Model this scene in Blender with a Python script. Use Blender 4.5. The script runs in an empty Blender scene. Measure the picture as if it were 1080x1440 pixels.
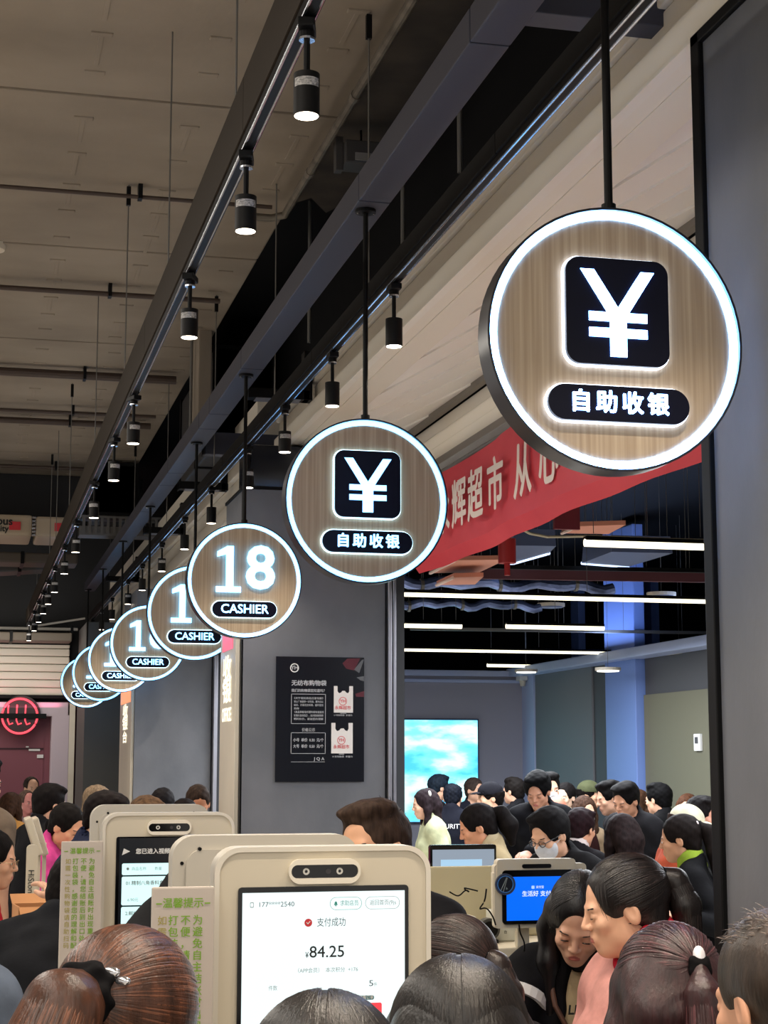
import bpy, bmesh, math, random
import numpy as np
from mathutils import Vector, Matrix
random.seed(7)
SC = bpy.context.scene
COL = SC.collection
PI = math.pi
# ------------------------------------------------------------------ camera
F = 2400.0; CAM = (0.0, 0.0, 1.75)
PH = math.atan((1072 - 720) / F); TH = math.atan(590 * math.cos(PH) / F)
RGT = (math.cos(TH), -math.sin(TH), 0)
FWD = (math.sin(TH) * math.cos(PH), math.cos(TH) * math.cos(PH), math.sin(PH))
UPV = (-math.sin(TH) * math.sin(PH), -math.cos(TH) * math.sin(PH), math.cos(PH))
cd = bpy.data.cameras.new('camera'); cam = bpy.data.objects.new('camera', cd); COL.objects.link(cam)
cd.sensor_fit = 'VERTICAL'; cd.sensor_height = 36; cd.lens = F / 1440 * 36; cd.clip_end = 200
cam.matrix_world = Matrix(((RGT[0], UPV[0], -FWD[0], CAM[0]), (RGT[1], UPV[1], -FWD[1], CAM[1]),
                           (RGT[2], UPV[2], -FWD[2], CAM[2]), (0, 0, 0, 1)))
SC.camera = cam
# ------------------------------------------------------------------ world, exposure, main lights
w = bpy.data.worlds.new('world'); SC.world = w; w.use_nodes = True
w.node_tree.nodes['Background'].inputs[0].default_value = (1.0, 0.93, 0.85, 1)
w.node_tree.nodes['Background'].inputs[1].default_value = 0.75
SC.view_settings.view_transform = 'Standard'; SC.view_settings.look = 'None'
SC.view_settings.exposure = 0.30; SC.view_settings.gamma = 1.0
SC.view_settings.use_curve_mapping = False
SC.cycles.use_denoising = True
SC.cycles.max_bounces = 6; SC.cycles.diffuse_bounces = 3; SC.cycles.glossy_bounces = 4
SC.cycles.transmission_bounces = 4; SC.cycles.sample_clamp_indirect = 4.0
SPOT_W = 62.0
def area(name, loc, size, power, color=(1, .93, .83), rot=(0, 0, 0)):
    l = bpy.data.lights.new(name, 'AREA'); l.shape = 'RECTANGLE'; l.size, l.size_y = size
    l.energy = power; l.color = color
    o = bpy.data.objects.new(name, l); o.location = loc; o.rotation_euler = rot; COL.objects.link(o); return o
# area lights for unseen hall lamps over the aisles and the shop's ceiling lamps
area('unseen_hall_light', (-1.6, 1.0, 4.3), (1.2, 6.0), 120)
area('unseen_hall_light', (-1.8, 9.0, 4.3), (1.2, 8.0), 150)
area('unseen_hall_light', (0.8, -2.5, 3.9), (3.0, 1.2), 90)
area('unseen_hall_light', (0.0, 22.9, 3.3), (2.4, 1.0), 26, (1, .93, .83), (1.1, 0, 0))  # light added and tilted only to brighten the dim end wall
area('shop_lamp', (4.9, 8.0, 2.86), (3.0, 4.0), 200, (.93, .95, 1))
area('shop_lamp', (4.4, 13.6, 2.86), (2.4, 5.0), 330, (.9, .94, 1))
area('band_wash', (6.35, 15.5, 2.96), (.2, 7.0), 55, (.42, .58, 1), (PI, 0, 0))
# ------------------------------------------------------------------ helpers
def dp(px, py, d):
    x = (px - 540) / F; y = (720 - py) / F
    return Vector(CAM[i] + d * (FWD[i] + x * RGT[i] + y * UPV[i]) for i in range(3))
def at(px, py, X=None, Y=None, Z=None):
    r = dp(px, py, 1) - Vector(CAM)
    t = X / r[0] if X is not None else Y / r[1] if Y is not None else (Z - CAM[2]) / r[2]
    return Vector(CAM) + r * t
def lin(c):
    return tuple((v / 12.92 if v <= .04045 else ((v + .055) / 1.055) ** 2.4) for v in (x / 255 for x in c))
_M = {}
def mat(name, rgb=(128, 128, 128), rough=.6, metal=0, emit=None, es=1.0, noise=0, nscale=(6, 6, 6), rgb2=None, bump=0, bscale=None, coat=0, spec=.5, trans=0, detail=4, aniso=0):
    """procedural principled material; rgb is sRGB 0-255; noise mixes to rgb2 with stretched noise"""
    if name in _M: return _M[name]
    m = bpy.data.materials.new(name); m.use_nodes = True; nt = m.node_tree; b = nt.nodes['Principled BSDF']
    c = lin(rgb) + (1,)
    b.inputs['Base Color'].default_value = c; b.inputs['Roughness'].default_value = rough
    b.inputs['Metallic'].default_value = metal; b.inputs['Specular IOR Level'].default_value = spec
    if coat: b.inputs['Coat Weight'].default_value = coat; b.inputs['Coat Roughness'].default_value = .1
    if trans: b.inputs['Transmission Weight'].default_value = trans
    if aniso: b.inputs['Anisotropic'].default_value = aniso
    if emit is not None:
        b.inputs['Emission Color'].default_value = tuple(emit) + (1,); b.inputs['Emission Strength'].default_value = es
    if noise or bump:
        tc = nt.nodes.new('ShaderNodeTexCoord'); mp = nt.nodes.new('ShaderNodeMapping'); nz = nt.nodes.new('ShaderNodeTexNoise')
        nt.links.new(tc.outputs['Object'], mp.inputs[0]); mp.inputs['Scale'].default_value = nscale
        nt.links.new(mp.outputs[0], nz.inputs['Vector']); nz.inputs['Scale'].default_value = 1; nz.inputs['Detail'].default_value = detail
        if noise:
            r = nt.nodes.new('ShaderNodeValToRGB'); nt.links.new(nz.outputs['Fac'], r.inputs[0])
            r.color_ramp.elements[0].position = .5 - .5 * (1 - noise) - .02 if noise < 1 else .3
            r.color_ramp.elements[1].position = .7
            r.color_ramp.elements[0].color = lin(rgb2 or tuple(v * .7 for v in rgb)) + (1,); r.color_ramp.elements[1].color = c
            r.color_ramp.elements[0].position = .3
            nt.links.new(r.outputs[0], b.inputs['Base Color'])
        if bump:
            bp = nt.nodes.new('ShaderNodeBump'); bp.inputs['Strength'].default_value = bump; bp.inputs['Distance'].default_value = .01
            src = nz
            if bscale:
                mp2 = nt.nodes.new('ShaderNodeMapping'); mp2.inputs['Scale'].default_value = bscale; nt.links.new(tc.outputs['Object'], mp2.inputs[0])
                src = nt.nodes.new('ShaderNodeTexNoise'); src.inputs['Scale'].default_value = 1; src.inputs['Detail'].default_value = 5
                nt.links.new(mp2.outputs[0], src.inputs['Vector'])
            nt.links.new(src.outputs['Fac'], bp.inputs['Height']); nt.links.new(bp.outputs[0], b.inputs['Normal'])
    _M[name] = m; return m
def link(name, me, m=None, parent=None, loc=None, smooth=False):
    o = bpy.data.objects.new(name, me); COL.objects.link(o)
    if m is not None:
        for x in (m if isinstance(m, (list, tuple)) else [m]): me.materials.append(x)
    if parent is not None: o.parent = parent
    if loc is not None: o.location = loc
    if smooth and len(me.polygons): me.polygons.foreach_set('use_smooth', [True] * len(me.polygons))
    return o
class MB:
    """collects simple shapes into one bmesh"""
    def __init__(s): s.b = bmesh.new()
    def box(s, lo, hi, bev=0, rot=None, piv=None):
        lo, hi = Vector(lo), Vector(hi); c = (lo + hi) / 2; d = hi - lo
        r = bmesh.ops.create_cube(s.b, size=1); vs = r['verts']
        for v in vs: v.co = Vector((v.co.x * d.x, v.co.y * d.y, v.co.z * d.z)) + c
        if bev:
            es = list({e for v in vs for e in v.link_edges})
            g = bmesh.ops.bevel(s.b, geom=es, offset=bev, segments=2, affect='EDGES', profile=.6); vs = list({v for f in g['faces'] for v in f.verts} | {v for v in vs if v.is_valid})
        if rot is not None:
            p = Vector(piv) if piv is not None else c
            for v in vs: v.co = rot @ (v.co - p) + p
        return s
    def tube(s, pts, r, n=10, caps=True, r1=None):
        pts = [Vector(p) for p in pts]; rings = []; L = len(pts)
        for i, p in enumerate(pts):
            d = (pts[min(i + 1, L - 1)] - pts[max(i - 1, 0)]).normalized()
            a = Vector((0, 0, 1)) if abs(d.z) < .9 else Vector((1, 0, 0))
            u = d.cross(a).normalized(); v = d.cross(u)
            rr = r if r1 is None else r + (r1 - r) * i / (L - 1)
            rings.append([s.b.verts.new(p + (u * math.cos(t) + v * math.sin(t)) * rr) for t in (2 * PI * k / n for k in range(n))])
        for a, b in zip(rings, rings[1:]):
            for k in range(n): s.b.faces.new((a[k], a[(k + 1) % n], b[(k + 1) % n], b[k]))
        if caps: s.b.faces.new(rings[0]); s.b.faces.new(rings[-1][::-1])
        return s
    def prism(s, poly, y0, y1, M=None):
        """polygon in XZ extruded in Y"""
        M = M or Matrix.Identity(4)
        a = [s.b.verts.new(M @ Vector((x, y0, z))) for x, z in poly]; b = [s.b.verts.new(M @ Vector((x, y1, z))) for x, z in poly]
        n = len(poly); s.b.faces.new(a); s.b.faces.new(b[::-1])
        for k in range(n): s.b.faces.new((a[k], b[k], b[(k + 1) % n], a[(k + 1) % n]))
        return s
    def ring(s, po, pi_, y0, y1):
        """frame between outer and inner outlines (same count) extruded in Y"""
        n = len(po)
        V = [[s.b.verts.new((x, y, z)) for x, z in q] for q, y in ((po, y0), (pi_, y0), (po, y1), (pi_, y1))]
        for k in range(n):
            j = (k + 1) % n
            s.b.faces.new((V[0][k], V[0][j], V[1][j], V[1][k])); s.b.faces.new((V[2][k], V[3][k], V[3][j], V[2][j]))
            s.b.faces.new((V[0][k], V[2][k], V[2][j], V[0][j])); s.b.faces.new((V[1][k], V[1][j], V[3][j], V[3][k]))
        return s
    def quad(s, *p):
        s.b.faces.new([s.b.verts.new(q) for q in p]); return s
    def done(s, name, m=None, parent=None, loc=None, smooth=False):
        bmesh.ops.recalc_face_normals(s.b, faces=s.b.faces)
        me = bpy.data.meshes.new(name); s.b.to_mesh(me); s.b.free()
        o = link(name, me, m, parent, loc, False)
        if smooth:
            me.polygons.foreach_set('use_smooth', [True] * len(me.polygons))
            try: me.set_sharp_from_angle(angle=math.radians(35))
            except Exception: pass
        return o
def rrect(w, h, r, n=6, cx=0, cz=0):
    out = []
    for k, (sx, sz) in enumerate(((1, 1), (-1, 1), (-1, -1), (1, -1))):
        for i in range(n + 1):
            t = PI / 2 * (k + i / n); out.append((cx + sx * (w / 2 - r) + r * math.cos(t), cz + sz * (h / 2 - r) + r * math.sin(t)))
    return out
def circ(r, n=64, cx=0, cz=0): return [(cx + r * math.cos(2 * PI * k / n), cz + r * math.sin(2 * PI * k / n)) for k in range(n)]
def tag(o, label=None, cat=None, group=None, kind=None):
    if label: o['label'] = label
    if cat: o['category'] = cat
    if group: o['group'] = group
    if kind: o['kind'] = kind
    return o
def thing(name, label, cat, loc=(0, 0, 0), rz=0, group=None, kind=None):
    o = bpy.data.objects.new(name, None); o.empty_display_size = .1; COL.objects.link(o); o.location = loc; o.rotation_euler = (0, 0, rz)
    return tag(o, label, cat, group, kind)
def copy_tree(o, parent=None, loc=None):
    c = o.copy(); COL.objects.link(c)
    if parent is not None: c.parent = parent
    if loc is not None: c.location = loc
    for ch in list(o.children): copy_tree(ch, c)
    return c
_dg = None
def text_geo(s, size=1, bold=0, depth=0, align='CENTER', sx=1, track=1):
    """lettering as mesh in XZ plane facing -Y (origin at its centre or left)"""
    cu = bpy.data.curves.new('text', 'FONT'); cu.body = s; cu.size = size; cu.align_x = align; cu.align_y = 'CENTER'
    cu.offset = bold * size; cu.extrude = depth / 2; cu.resolution_u = 3; cu.space_character = track; cu.fill_mode = 'BOTH'
    ob = bpy.data.objects.new('text', cu); COL.objects.link(ob); bpy.context.view_layer.update()
    me = bpy.data.meshes.new_from_object(ob.evaluated_get(bpy.context.evaluated_depsgraph_get()))
    bpy.data.objects.remove(ob); bpy.data.curves.remove(cu)
    me.transform(Matrix.Diagonal((sx, 1, 1, 1))); me.transform(Matrix.Rotation(PI / 2, 4, 'X')); me.materials.clear()
    return me
def text(name, items, m, parent, M=None):
    """one flat-print mesh of several lines; items: (string, x, y, z, size, bold, align, sx); bold thickens by overlaying shifted copies"""
    b = bmesh.new()
    for it in items:
        st, x, y, z, size = it[:5]; bold = it[5] if len(it) > 5 else 0; al = it[6] if len(it) > 6 else 'CENTER'; sx = it[7] if len(it) > 7 else 1
        me = text_geo(st, size, 0, 0, al, sx)
        if len(it) > 8 and len(me.vertices):                       # squeeze the line to its printed width
            xs = [v.co.x for v in me.vertices]; me.transform(Matrix.Diagonal((it[8] / max(max(xs) - min(xs), 1e-6), 1, 1, 1)))
        if bold:
            for k in range(6):
                c = me.copy(); a = k * PI / 3; c.transform(Matrix.Translation((x + bold * size * math.cos(a), y - 2e-5 * k, z + bold * size * math.sin(a)))); b.from_mesh(c); bpy.data.meshes.remove(c)
        else:
            me.transform(Matrix.Translation((x, y, z))); b.from_mesh(me)
        bpy.data.meshes.remove(me)
    me = bpy.data.meshes.new(name); b.to_mesh(me); b.free()
    if M is not None: me.transform(M)
    return link(name, me, m, parent)
# ------------------------------------------------------------------ materials
CONC = mat('ceiling_concrete', (152, 140, 125), .9, noise=.6, nscale=(.9, 1.3, 1), rgb2=(126, 115, 102), bump=.35, bscale=(9, 5, 5))
GREYW = mat('grey_cement_panel', (108, 110, 116), .5, noise=.6, nscale=(3, 3, 2), rgb2=(90, 93, 99), bump=.06, bscale=(40, 40, 30))
BLACK = mat('black_metal', (11, 11, 12), .5, spec=.15)
DARK = mat('dark_paint', (16, 16, 18), .8, spec=.1)
DARKB = mat('bulkhead_black', (38, 38, 40), .7, noise=.5, nscale=(1, 1, 1), rgb2=(30, 30, 32))
BEAM = mat('grey_steel_beam', (66, 68, 80), .5, metal=.2, spec=.3)
CREAM = mat('cream_board', (236, 228, 212), .5, noise=.4, nscale=(.5, .3, 3), rgb2=(224, 214, 196))
CREAM2 = mat('pale_plank', (246, 239, 230), .45, noise=.4, nscale=(.5, .5, .5), rgb2=(238, 230, 219))
CHROME = mat('polished_rail', (200, 205, 215), .18, metal=1)
TRACKM = mat('brown_grey_track_box', (50, 44, 38), .7, spec=.1)
TRACKB = mat('black_track_box', (24, 23, 22), .7, spec=.1)
BLK2 = mat('gloss_black', (8, 8, 10), .12)
WOODS = mat('sign_wood', (180, 162, 137), .5, noise=1, nscale=(95, 95, 1.6), rgb2=(146, 126, 103))
NAVY = mat('badge_navy', (7, 9, 28), .35, spec=.2)
GRAYW = mat('wire_grey', (110, 108, 104), .5, metal=.4)
WHITEP = mat('kiosk_white', (206, 196, 174), .4, coat=.2)
WHITEP2 = mat('kiosk_shell', (184, 178, 166), .45)
SPOTGLOW = mat('spot_glass', (255, 240, 220), .5, emit=(1, .86, .68), es=9)
RING_W = mat('ring_white_blue', (240, 245, 255), .5, emit=(.16, .42, 1.0), es=20)
RING_C = mat('ring_cyan', (230, 250, 255), .5, emit=(.2, .75, 1.6), es=2.6)
HALO_W = mat('halo_white_blue', (240, 245, 255), .5, emit=(.66, .78, 1.0), es=4)
HALO_C = mat('halo_cyan', (240, 245, 255), .5, emit=(.5, .85, 1.1), es=3)
WHITE_INK = mat('white_ink', (225, 225, 222), .6)
BLACK_INK = mat('black_ink', (24, 28, 30), .7)
GREEN_INK = mat('green_ink', (120, 165, 40), .7)
RED_INK = mat('red_ink', (205, 50, 60), .6)
# ================================================================== setting
def struct(name, label, cat, o): return tag(o, label, cat, None, 'structure')
FLOORM = mat('floor_tile', (206, 200, 190), .3, noise=.4, nscale=(3, 3, 3), rgb2=(196, 190, 180))
o = MB().box((-9, -8, -.1), (13, 27, 0)).done('floor', FLOORM); struct('floor', 'grey polished tile floor under the whole hall', 'floor', o)
# concrete slab: bays between recessed seams, each bay an own piece
t = thing('ceiling', 'bare brown-grey concrete ceiling slab with seams above the left aisle', 'ceiling', (0, 0, 0), kind='structure')
seamY = [-6, -1.5, 2.2, 5.6, 8.14, 10.7, 13.2, 15.9, 18.2, 20.4]
for a, b in zip(seamY, seamY[1:]):
    mb = MB().box((-7, a + .012, 5.0), (1.75, b - .012, 5.25), bev=.012)
    random.seed(int(a * 10))
    x = -.6
    while x < 1.7:                                              # formwork dimples and ridges
        y = a + .3
        while y < b - .2:
            mb.box((x - .05, y - .02, 4.992), (x + .05, y + .02, 5.02), bev=.006)
            if random.random() < .5: mb.box((x - .012, y, 4.996), (x + .012, y + .35, 5.02), bev=.003)
            y += .42 + random.random() * .12
        x += .52 + random.random() * .06
    mb.done('slab_bay', CONC, t)
MB().box((-7, -6, 5.26), (13, 27, 5.4)).done('slab_core', DARK, t)
# torn patch of spray-coated slab beside the edge
pts = [(1.76, 5.5), (2.75, 6.2), (2.9, 8.3), (2.62, 9.2), (2.4, 9.05), (2.28, 9.4), (2.12, 9.35), (2.0, 9.7), (1.86, 9.45), (1.76, 9.6)]
mb = MB(); a = [mb.b.verts.new((x, y, 5.02)) for x, y in pts]; c = [mb.b.verts.new((x, y, 5.2)) for x, y in pts]
mb.b.faces.new(a); mb.b.faces.new(c[::-1])
for k in range(len(pts)): j = (k + 1) % len(pts); mb.b.faces.new((a[k], c[k], c[j], a[j]))
mb.done('coated_patch', mat('coated_patch', (70, 62, 54), .95, noise=.8, nscale=(3, 3, 3), rgb2=(30, 27, 25), bump=.6), t)
# dark outer wall beyond the shop
o = MB().box((12.9, 2.6, 0), (13, 27, 5.4)).done('wall_right', DARK); struct('', 'dark outer wall behind the shop on the right', 'wall', o)
YE = 25.0
t = thing('wall_end', 'end wall with cream shutter slats above a burgundy shop front', 'wall', (0, YE, 0), kind='structure')
MB().box((-7, .3, 2.62), (13, .5, 5.4)).done('upper_wall', DARKB, t)
MB().box((-7, .3, 0), (13, .5, 2.62)).done('lower_wall', mat('burgundy_wall', (128, 70, 82), .5), t)
z = 2.70
k = 0
while z < 3.40:
    MB().box((-4, .0, z), (1.42, .12, z + .105), bev=.018).done('slat', CREAM, t); z += .112; k += 1
MB().box((-4, -.04, 3.42), (1.42, .2, 3.58)).done('header', BLACK, t)
MB().box((-4, -.02, 2.655), (1.42, .15, 2.70)).done('shutter_foot', BLACK, t)
MB().box((-4, -.02, 2.40), (1.42, .28, 2.60), bev=.01).done('lintel', mat('pale_frame', (205, 190, 200), .5), t)
MB().box((1.19, -.02, 0), (1.44, .28, 2.42), bev=.01).done('jamb', _M['pale_frame'], t)
MB().box((1.44, -.02, 0), (1.52, .28, 2.7)).done('jamb_edge', CREAM, t)
MB().box((-2, .285, 0), (1.1, .3, 2.35)).done('burgundy_panel', _M['burgundy_wall'], t)
MB().box((-2, .275, 1.93), (1.1, .3, 1.955)).done('panel_joint', mat('joint_dark', (60, 30, 38), .7), t)
l = area('neon_spill', (.4, YE - .1, 2.52), (1.8, .1), 3, (1, .25, .4), (PI, 0, 0))
# near grey pillar on the right with black edge trim
def pillar(name, label, x0, x1, y0, y1, z1, trim_left=True):
    t = thing(name, label, 'pillar', (0, 0, 0), kind='structure')
    MB().box((x0, y0, 0), (x1, y1, z1)).done('core', GREYW, t)
    return t
t = pillar('wall_near', 'grey cement-panel pillar with black edge trim right of the largest sign', 1.95, 3.0, 2.6, 4.26, 3.78)
MB().box((1.935, 4.22, 0), (1.97, 4.275, 3.79), bev=.004).done('edge_trim', BLACK, t)
MB().box((1.935, 2.6, 3.755), (1.97, 4.275, 3.79), bev=.004).done('top_trim', BLACK, t)
MB().box((2.02, 4.26, 0), (2.1, 4.30, 3.6)).done('reveal', mat('dark_reveal', (52, 54, 58), .5), t)
# far pillar with poster
P1 = thing('wall_pillar', 'grey pillar carrying the black bag-price poster', 'pillar', (0, 0, 0), kind='structure')
MB().box((1.65, 10.5, 0), (2.56, 11.25, 3.46)).done('core', GREYW, P1)
MB().box((2.56, 10.55, 0), (2.70, 11.25, 3.46)).done('reveal', _M['dark_reveal'], P1)
MB().box((2.575, 10.47, 0), (2.60, 10.56, 3.44), bev=.004).done('guide_rail', mat('alu', (168, 168, 176), .35, metal=.8), P1)
MB().box((2.612, 10.49, 0), (2.632, 10.56, 3.44), bev=.004).done('guide_rail', _M['alu'], P1)
MB().box((1.645, 10.5, 0), (1.655, 10.56, 3.47)).done('edge_trim', BLACK, P1)
MB().box((1.64, 10.49, 3.45), (2.56, 11.25, 3.47)).done('top_trim', BLACK, P1)
t = thing('wall_pillar', 'grey pillar with metal side rail behind the cashier signs', 'pillar', (0, 0, 0), kind='structure')
MB().box((1.65, 17.4, 0), (2.42, 18.8, 3.5)).done('core', GREYW, t)
MB().box((2.435, 17.3, 0), (2.475, 17.42, 3.4), bev=.005).done('guide_rail', _M['alu'], t)
MB().box((2.42, 17.45, 0), (2.7, 18.8, 3.5)).done('reveal', _M['dark_reveal'], t)
t = thing('wall_pillar', 'dark grey pillar beside the burgundy shop front', 'pillar', (0, 0, 0), kind='structure')
MB().box((1.52, 23.0, 0), (2.2, 24.6, 3.6)).done('core', mat('dark_cement', (86, 86, 84), .6), t)
# lit side panels of pillars (lightbox strips with letters)
def side_box(label, x, y0, y1, z0, z1, tcol, items, top, zm):
    t = thing('side_lightbox', label, 'sign', (x, 0, 0))
    MB().box((-.03, y0, z0), (-.002, y1, z1), bev=.004).done('panel', mat('side_panel', (205, 198, 182), .4, noise=.3, nscale=(2, 2, 1), rgb2=(190, 184, 170)), t)
    MB().box((-.034, y0 + .1, zm), (-.03, y1 - .1, zm + .14)).done('top_mark', mat(top, *tcol), t)
    M = Matrix.Translation((-.036, (y0 + y1) / 2, 0)) @ Matrix.Rotation(-PI / 2, 4, 'Z')
    text('letters', items, mat('lit_letters', (255, 250, 230), .5, emit=(1, .95, .8), es=.9), t, M)
    return t
side_box('pale side panel with lit white letters on the poster pillar', 1.65, 10.58, 11.22, 0.3, 2.78, ((225, 70, 90), .5, 0, (.9, .2, .3), .5), [('收', 0, 0, 2.335, .17, .02, 'CENTER', 2.2), ('银', 0, 0, 2.19, .17, .02, 'CENTER', 2.2), ('OFFICE', 0, 0, 2.045, .12, .02, 'CENTER', 1.0)], 'red_mark', 2.46)
side_box('narrow pale side panel with lit letters on the pillar behind the cashier signs', 1.65, 17.45, 18.75, 0.3, 2.70, ((240, 110, 60), .5, 0, (1, .35, .15), .8), [('收', 0, 0, 2.27, .15, .02, 'CENTER', 4), ('银', 0, 0, 2.14, .15, .02, 'CENTER', 4), ('台', 0, 0, 2.0, .13, .02, 'CENTER', 4)], 'orange_mark', 2.36)
# cream shutter housing: fascia boards + plank soffit (near bay), fascia beyond the poster pillar
def fascia(label, y0, y1, z0, z1, n, X=1.95):
    t = thing('trim_fascia', label, 'trim', (0, 0, 0), kind='structure')
    h = (z1 - z0) / n
    for k in range(n):
        dx = (.0, .035, .015, .05, .02, .04)[k % 6]
        MB().box((X + dx, y0, z0 + k * h + .004), (X + .2, y1, z0 + (k + 1) * h - .002), bev=.008).done('board', CREAM, t)
    MB().box((X + .1, y0, z0), (X + .24, y1 - .01, z1)).done('backing', CREAM, t)
    return t
t = fascia('cream stepped shutter housing above the near shop opening', 2.6, 11.15, 3.79, 4.23, 4)
MB().box((1.945, 2.6, 3.786), (1.985, 11.1, 3.796)).done('bottom_lip', mat('white_lip', (235, 228, 214), .4), t)
fascia('cream boarded shutter housing behind the far cashier signs', 11.95, 24.9, 3.1, 4.34, 9)
# plank soffit: pale planks running at a slant, each its own board
t = thing('ceiling_soffit', 'pale plank soffit between shutter housing and shop opening', 'soffit', (0, 0, 0), kind='structure')
ang = math.atan2(ray := (dp(-430, 1072, 1) - Vector(CAM))[0], (dp(-430, 1072, 1) - Vector(CAM))[1])
dx, dy = math.sin(ang), math.cos(ang)
def clip(poly, n, d):
    out = []
    for i, p in enumerate(poly):
        q = poly[(i + 1) % len(poly)]; a = p[0] * n[0] + p[1] * n[1] - d; b = q[0] * n[0] + q[1] * n[1] - d
        if a <= 0: out.append(p)
        if (a < 0) != (b < 0) and a != b:
            s = a / (a - b); out.append((p[0] + (q[0] - p[0]) * s, p[1] + (q[1] - p[1]) * s))
    return out
nx, ny = dy, -dx; pw = .125
for k in range(-4, 40):
    d0 = 1.6 + k * pw; ctr = (nx * d0, ny * d0)
    poly = [(ctr[0] - dx * 5, ctr[1] - dy * 5), (ctr[0] + dx * 20, ctr[1] + dy * 20)]
    poly = [poly[0], poly[1], (poly[1][0] + nx * (pw - .0004), poly[1][1] + ny * (pw - .0004)), (poly[0][0] + nx * (pw - .0004), poly[0][1] + ny * (pw - .0004))]
    for n, d in (((-1, 0), -1.985), ((1, 0), 2.64), ((0, -1), -2.6), ((0, 1), 11.05)):
        poly = clip(poly, n, d)
        if len(poly) < 3: break
    if len(poly) < 3: continue
    mb = MB(); lo = []; hi = []
    for x, y in poly:
        s = (x * nx + y * ny - d0) / pw
        lo.append(mb.b.verts.new((x, y, 3.800 + .011 * s))); hi.append(mb.b.verts.new((x, y, 3.86)))
    mb.b.faces.new(lo); mb.b.faces.new(hi[::-1])
    for i in range(len(lo)): j = (i + 1) % len(lo); mb.b.faces.new((lo[i], hi[i], hi[j], lo[j]))
    mb.done('plank', CREAM2, t)
# header over the shop opening
t = thing('trim_header', 'cream grooved header with dark rail above the red banner', 'trim', (0, 0, 0), kind='structure')
for k in range(3): MB().box((2.66 + .012 * k, 4.3, 3.525 + k * .085), (2.80, 11.2, 3.525 + (k + 1) * .085 - .006), bev=.006).done('board', CREAM, t)
MB().box((2.632, 4.3, 3.775), (2.67, 11.2, 3.85)).done('upper_rail', mat('grey_rail', (120, 112, 104), .5), t)
MB().box((2.63, 4.3, 3.47), (2.70, 11.2, 3.515), bev=.006).done('lower_rail', _M['grey_rail'], t)
MB().box((2.72, 4.3, 3.44), (2.86, 11.2, 3.9)).done('backing', DARK, t)
# dark gloss duct over the far pillar
o = MB().box((1.72, 10.7, 3.48), (3.2, 11.2, 3.78), bev=.03).done('trim_box', mat('gloss_dark', (34, 36, 42), .2), smooth=True)
struct('trim_box', 'glossy dark boxing between poster pillar and shutter housing', 'trim', o)
# upper dark void walls behind the housing
o = MB().box((2.3, 2.6, 4.36), (2.36, 24.9, 5.3)).done('wall_upper', DARK); struct('', 'black upper wall above the cream housing', 'wall', o)
# bulkhead
o = MB().box((-7, 19.6, 4.42), (1.9, 19.9, 5.0), bev=.01).done('wall_bulkhead', DARKB); struct('', 'black bulkhead crossing under the far end of the slab', 'wall', o)
# ------------------------------------------------------------------ shop interior behind the opening
SHW = mat('shop_lilac_wall', (150, 150, 164), .6); SHG = mat('shop_grey_panel', (112, 114, 118), .6); SHD = mat('shop_dark_panel', (70, 70, 74), .6)
OLV = mat('olive_wall', (104, 102, 84), .6); BLUEW = mat('pale_blue_band', (176, 190, 226), .5)
t = thing('wall_back', 'lilac-grey rear wall of the shop behind the lit screen', 'wall', (0, 0, 0), kind='structure')
MB().box((2.7, 20.3, 0), (6.85, 20.5, 2.86)).done('panel', SHW, t)
MB().box((2.7, 20.2, 2.80), (6.75, 20.32, 2.87), bev=.01).done('cornice', BLUEW, t)
MB().box((2.7, 20.24, 2.72), (6.75, 20.3, 2.76), bev=.01).done('cornice_lower', BLUEW, t)
t = thing('wall_side', 'side wall of the shop with grey panels and pale blue band', 'wall', (0, 0, 0), kind='structure')
for y0, y1, m, nm, x in ((19.85, 20.3, BLUEW, 'corner_panel', 6.7), (17.9, 19.84, SHG, 'grey_panel', 6.72), (17.3, 17.9, SHD, 'dark_panel', 6.74), (10, 16.4, OLV, 'olive_panel', 6.72)):
    MB().box((x, y0, 0), (6.9, y1, 2.43 if m is OLV else 2.8)).done(nm, m, t)
MB().box((6.74, 10, 2.43), (6.9, 16.4, 2.8)).done('olive_top', SHD, t)
MB().box((6.5, 10, 2.80), (6.75, 20.3, 2.90), bev=.012).done('band', BLUEW, t)
MB().box((6.64, 16.43, 0), (6.76, 17.28, 4.2), bev=.01).done('column', mat('blue_lit_column', (112, 138, 200), .5), t)  # blue light falling on the columns is put into their colour
o = MB().box((2.85, 4.0, 4.3), (12.9, 26, 4.4)).done('ceiling_shop', DARK); struct('', 'black open ceiling of the shop behind the opening', 'ceiling', o)
o = MB().box((2.86, 22.6, 2.6), (12.9, 22.8, 4.4)).done('wall_upper', DARK); struct('', 'black far wall above the lilac shop wall', 'wall', o)
o = MB().box((2.86, 2.6, 0), (12.9, 2.7, 4.4)).done('wall_front', SHD); struct('', 'dark end wall of the shop beside the near pillar', 'wall', o)
o = MB().box((2.45, 18.8, 0), (2.6, 24.9, 3.2)).done('wall_far', SHD); struct('', 'dark wall between the two farthest pillars', 'wall', o)
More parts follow.
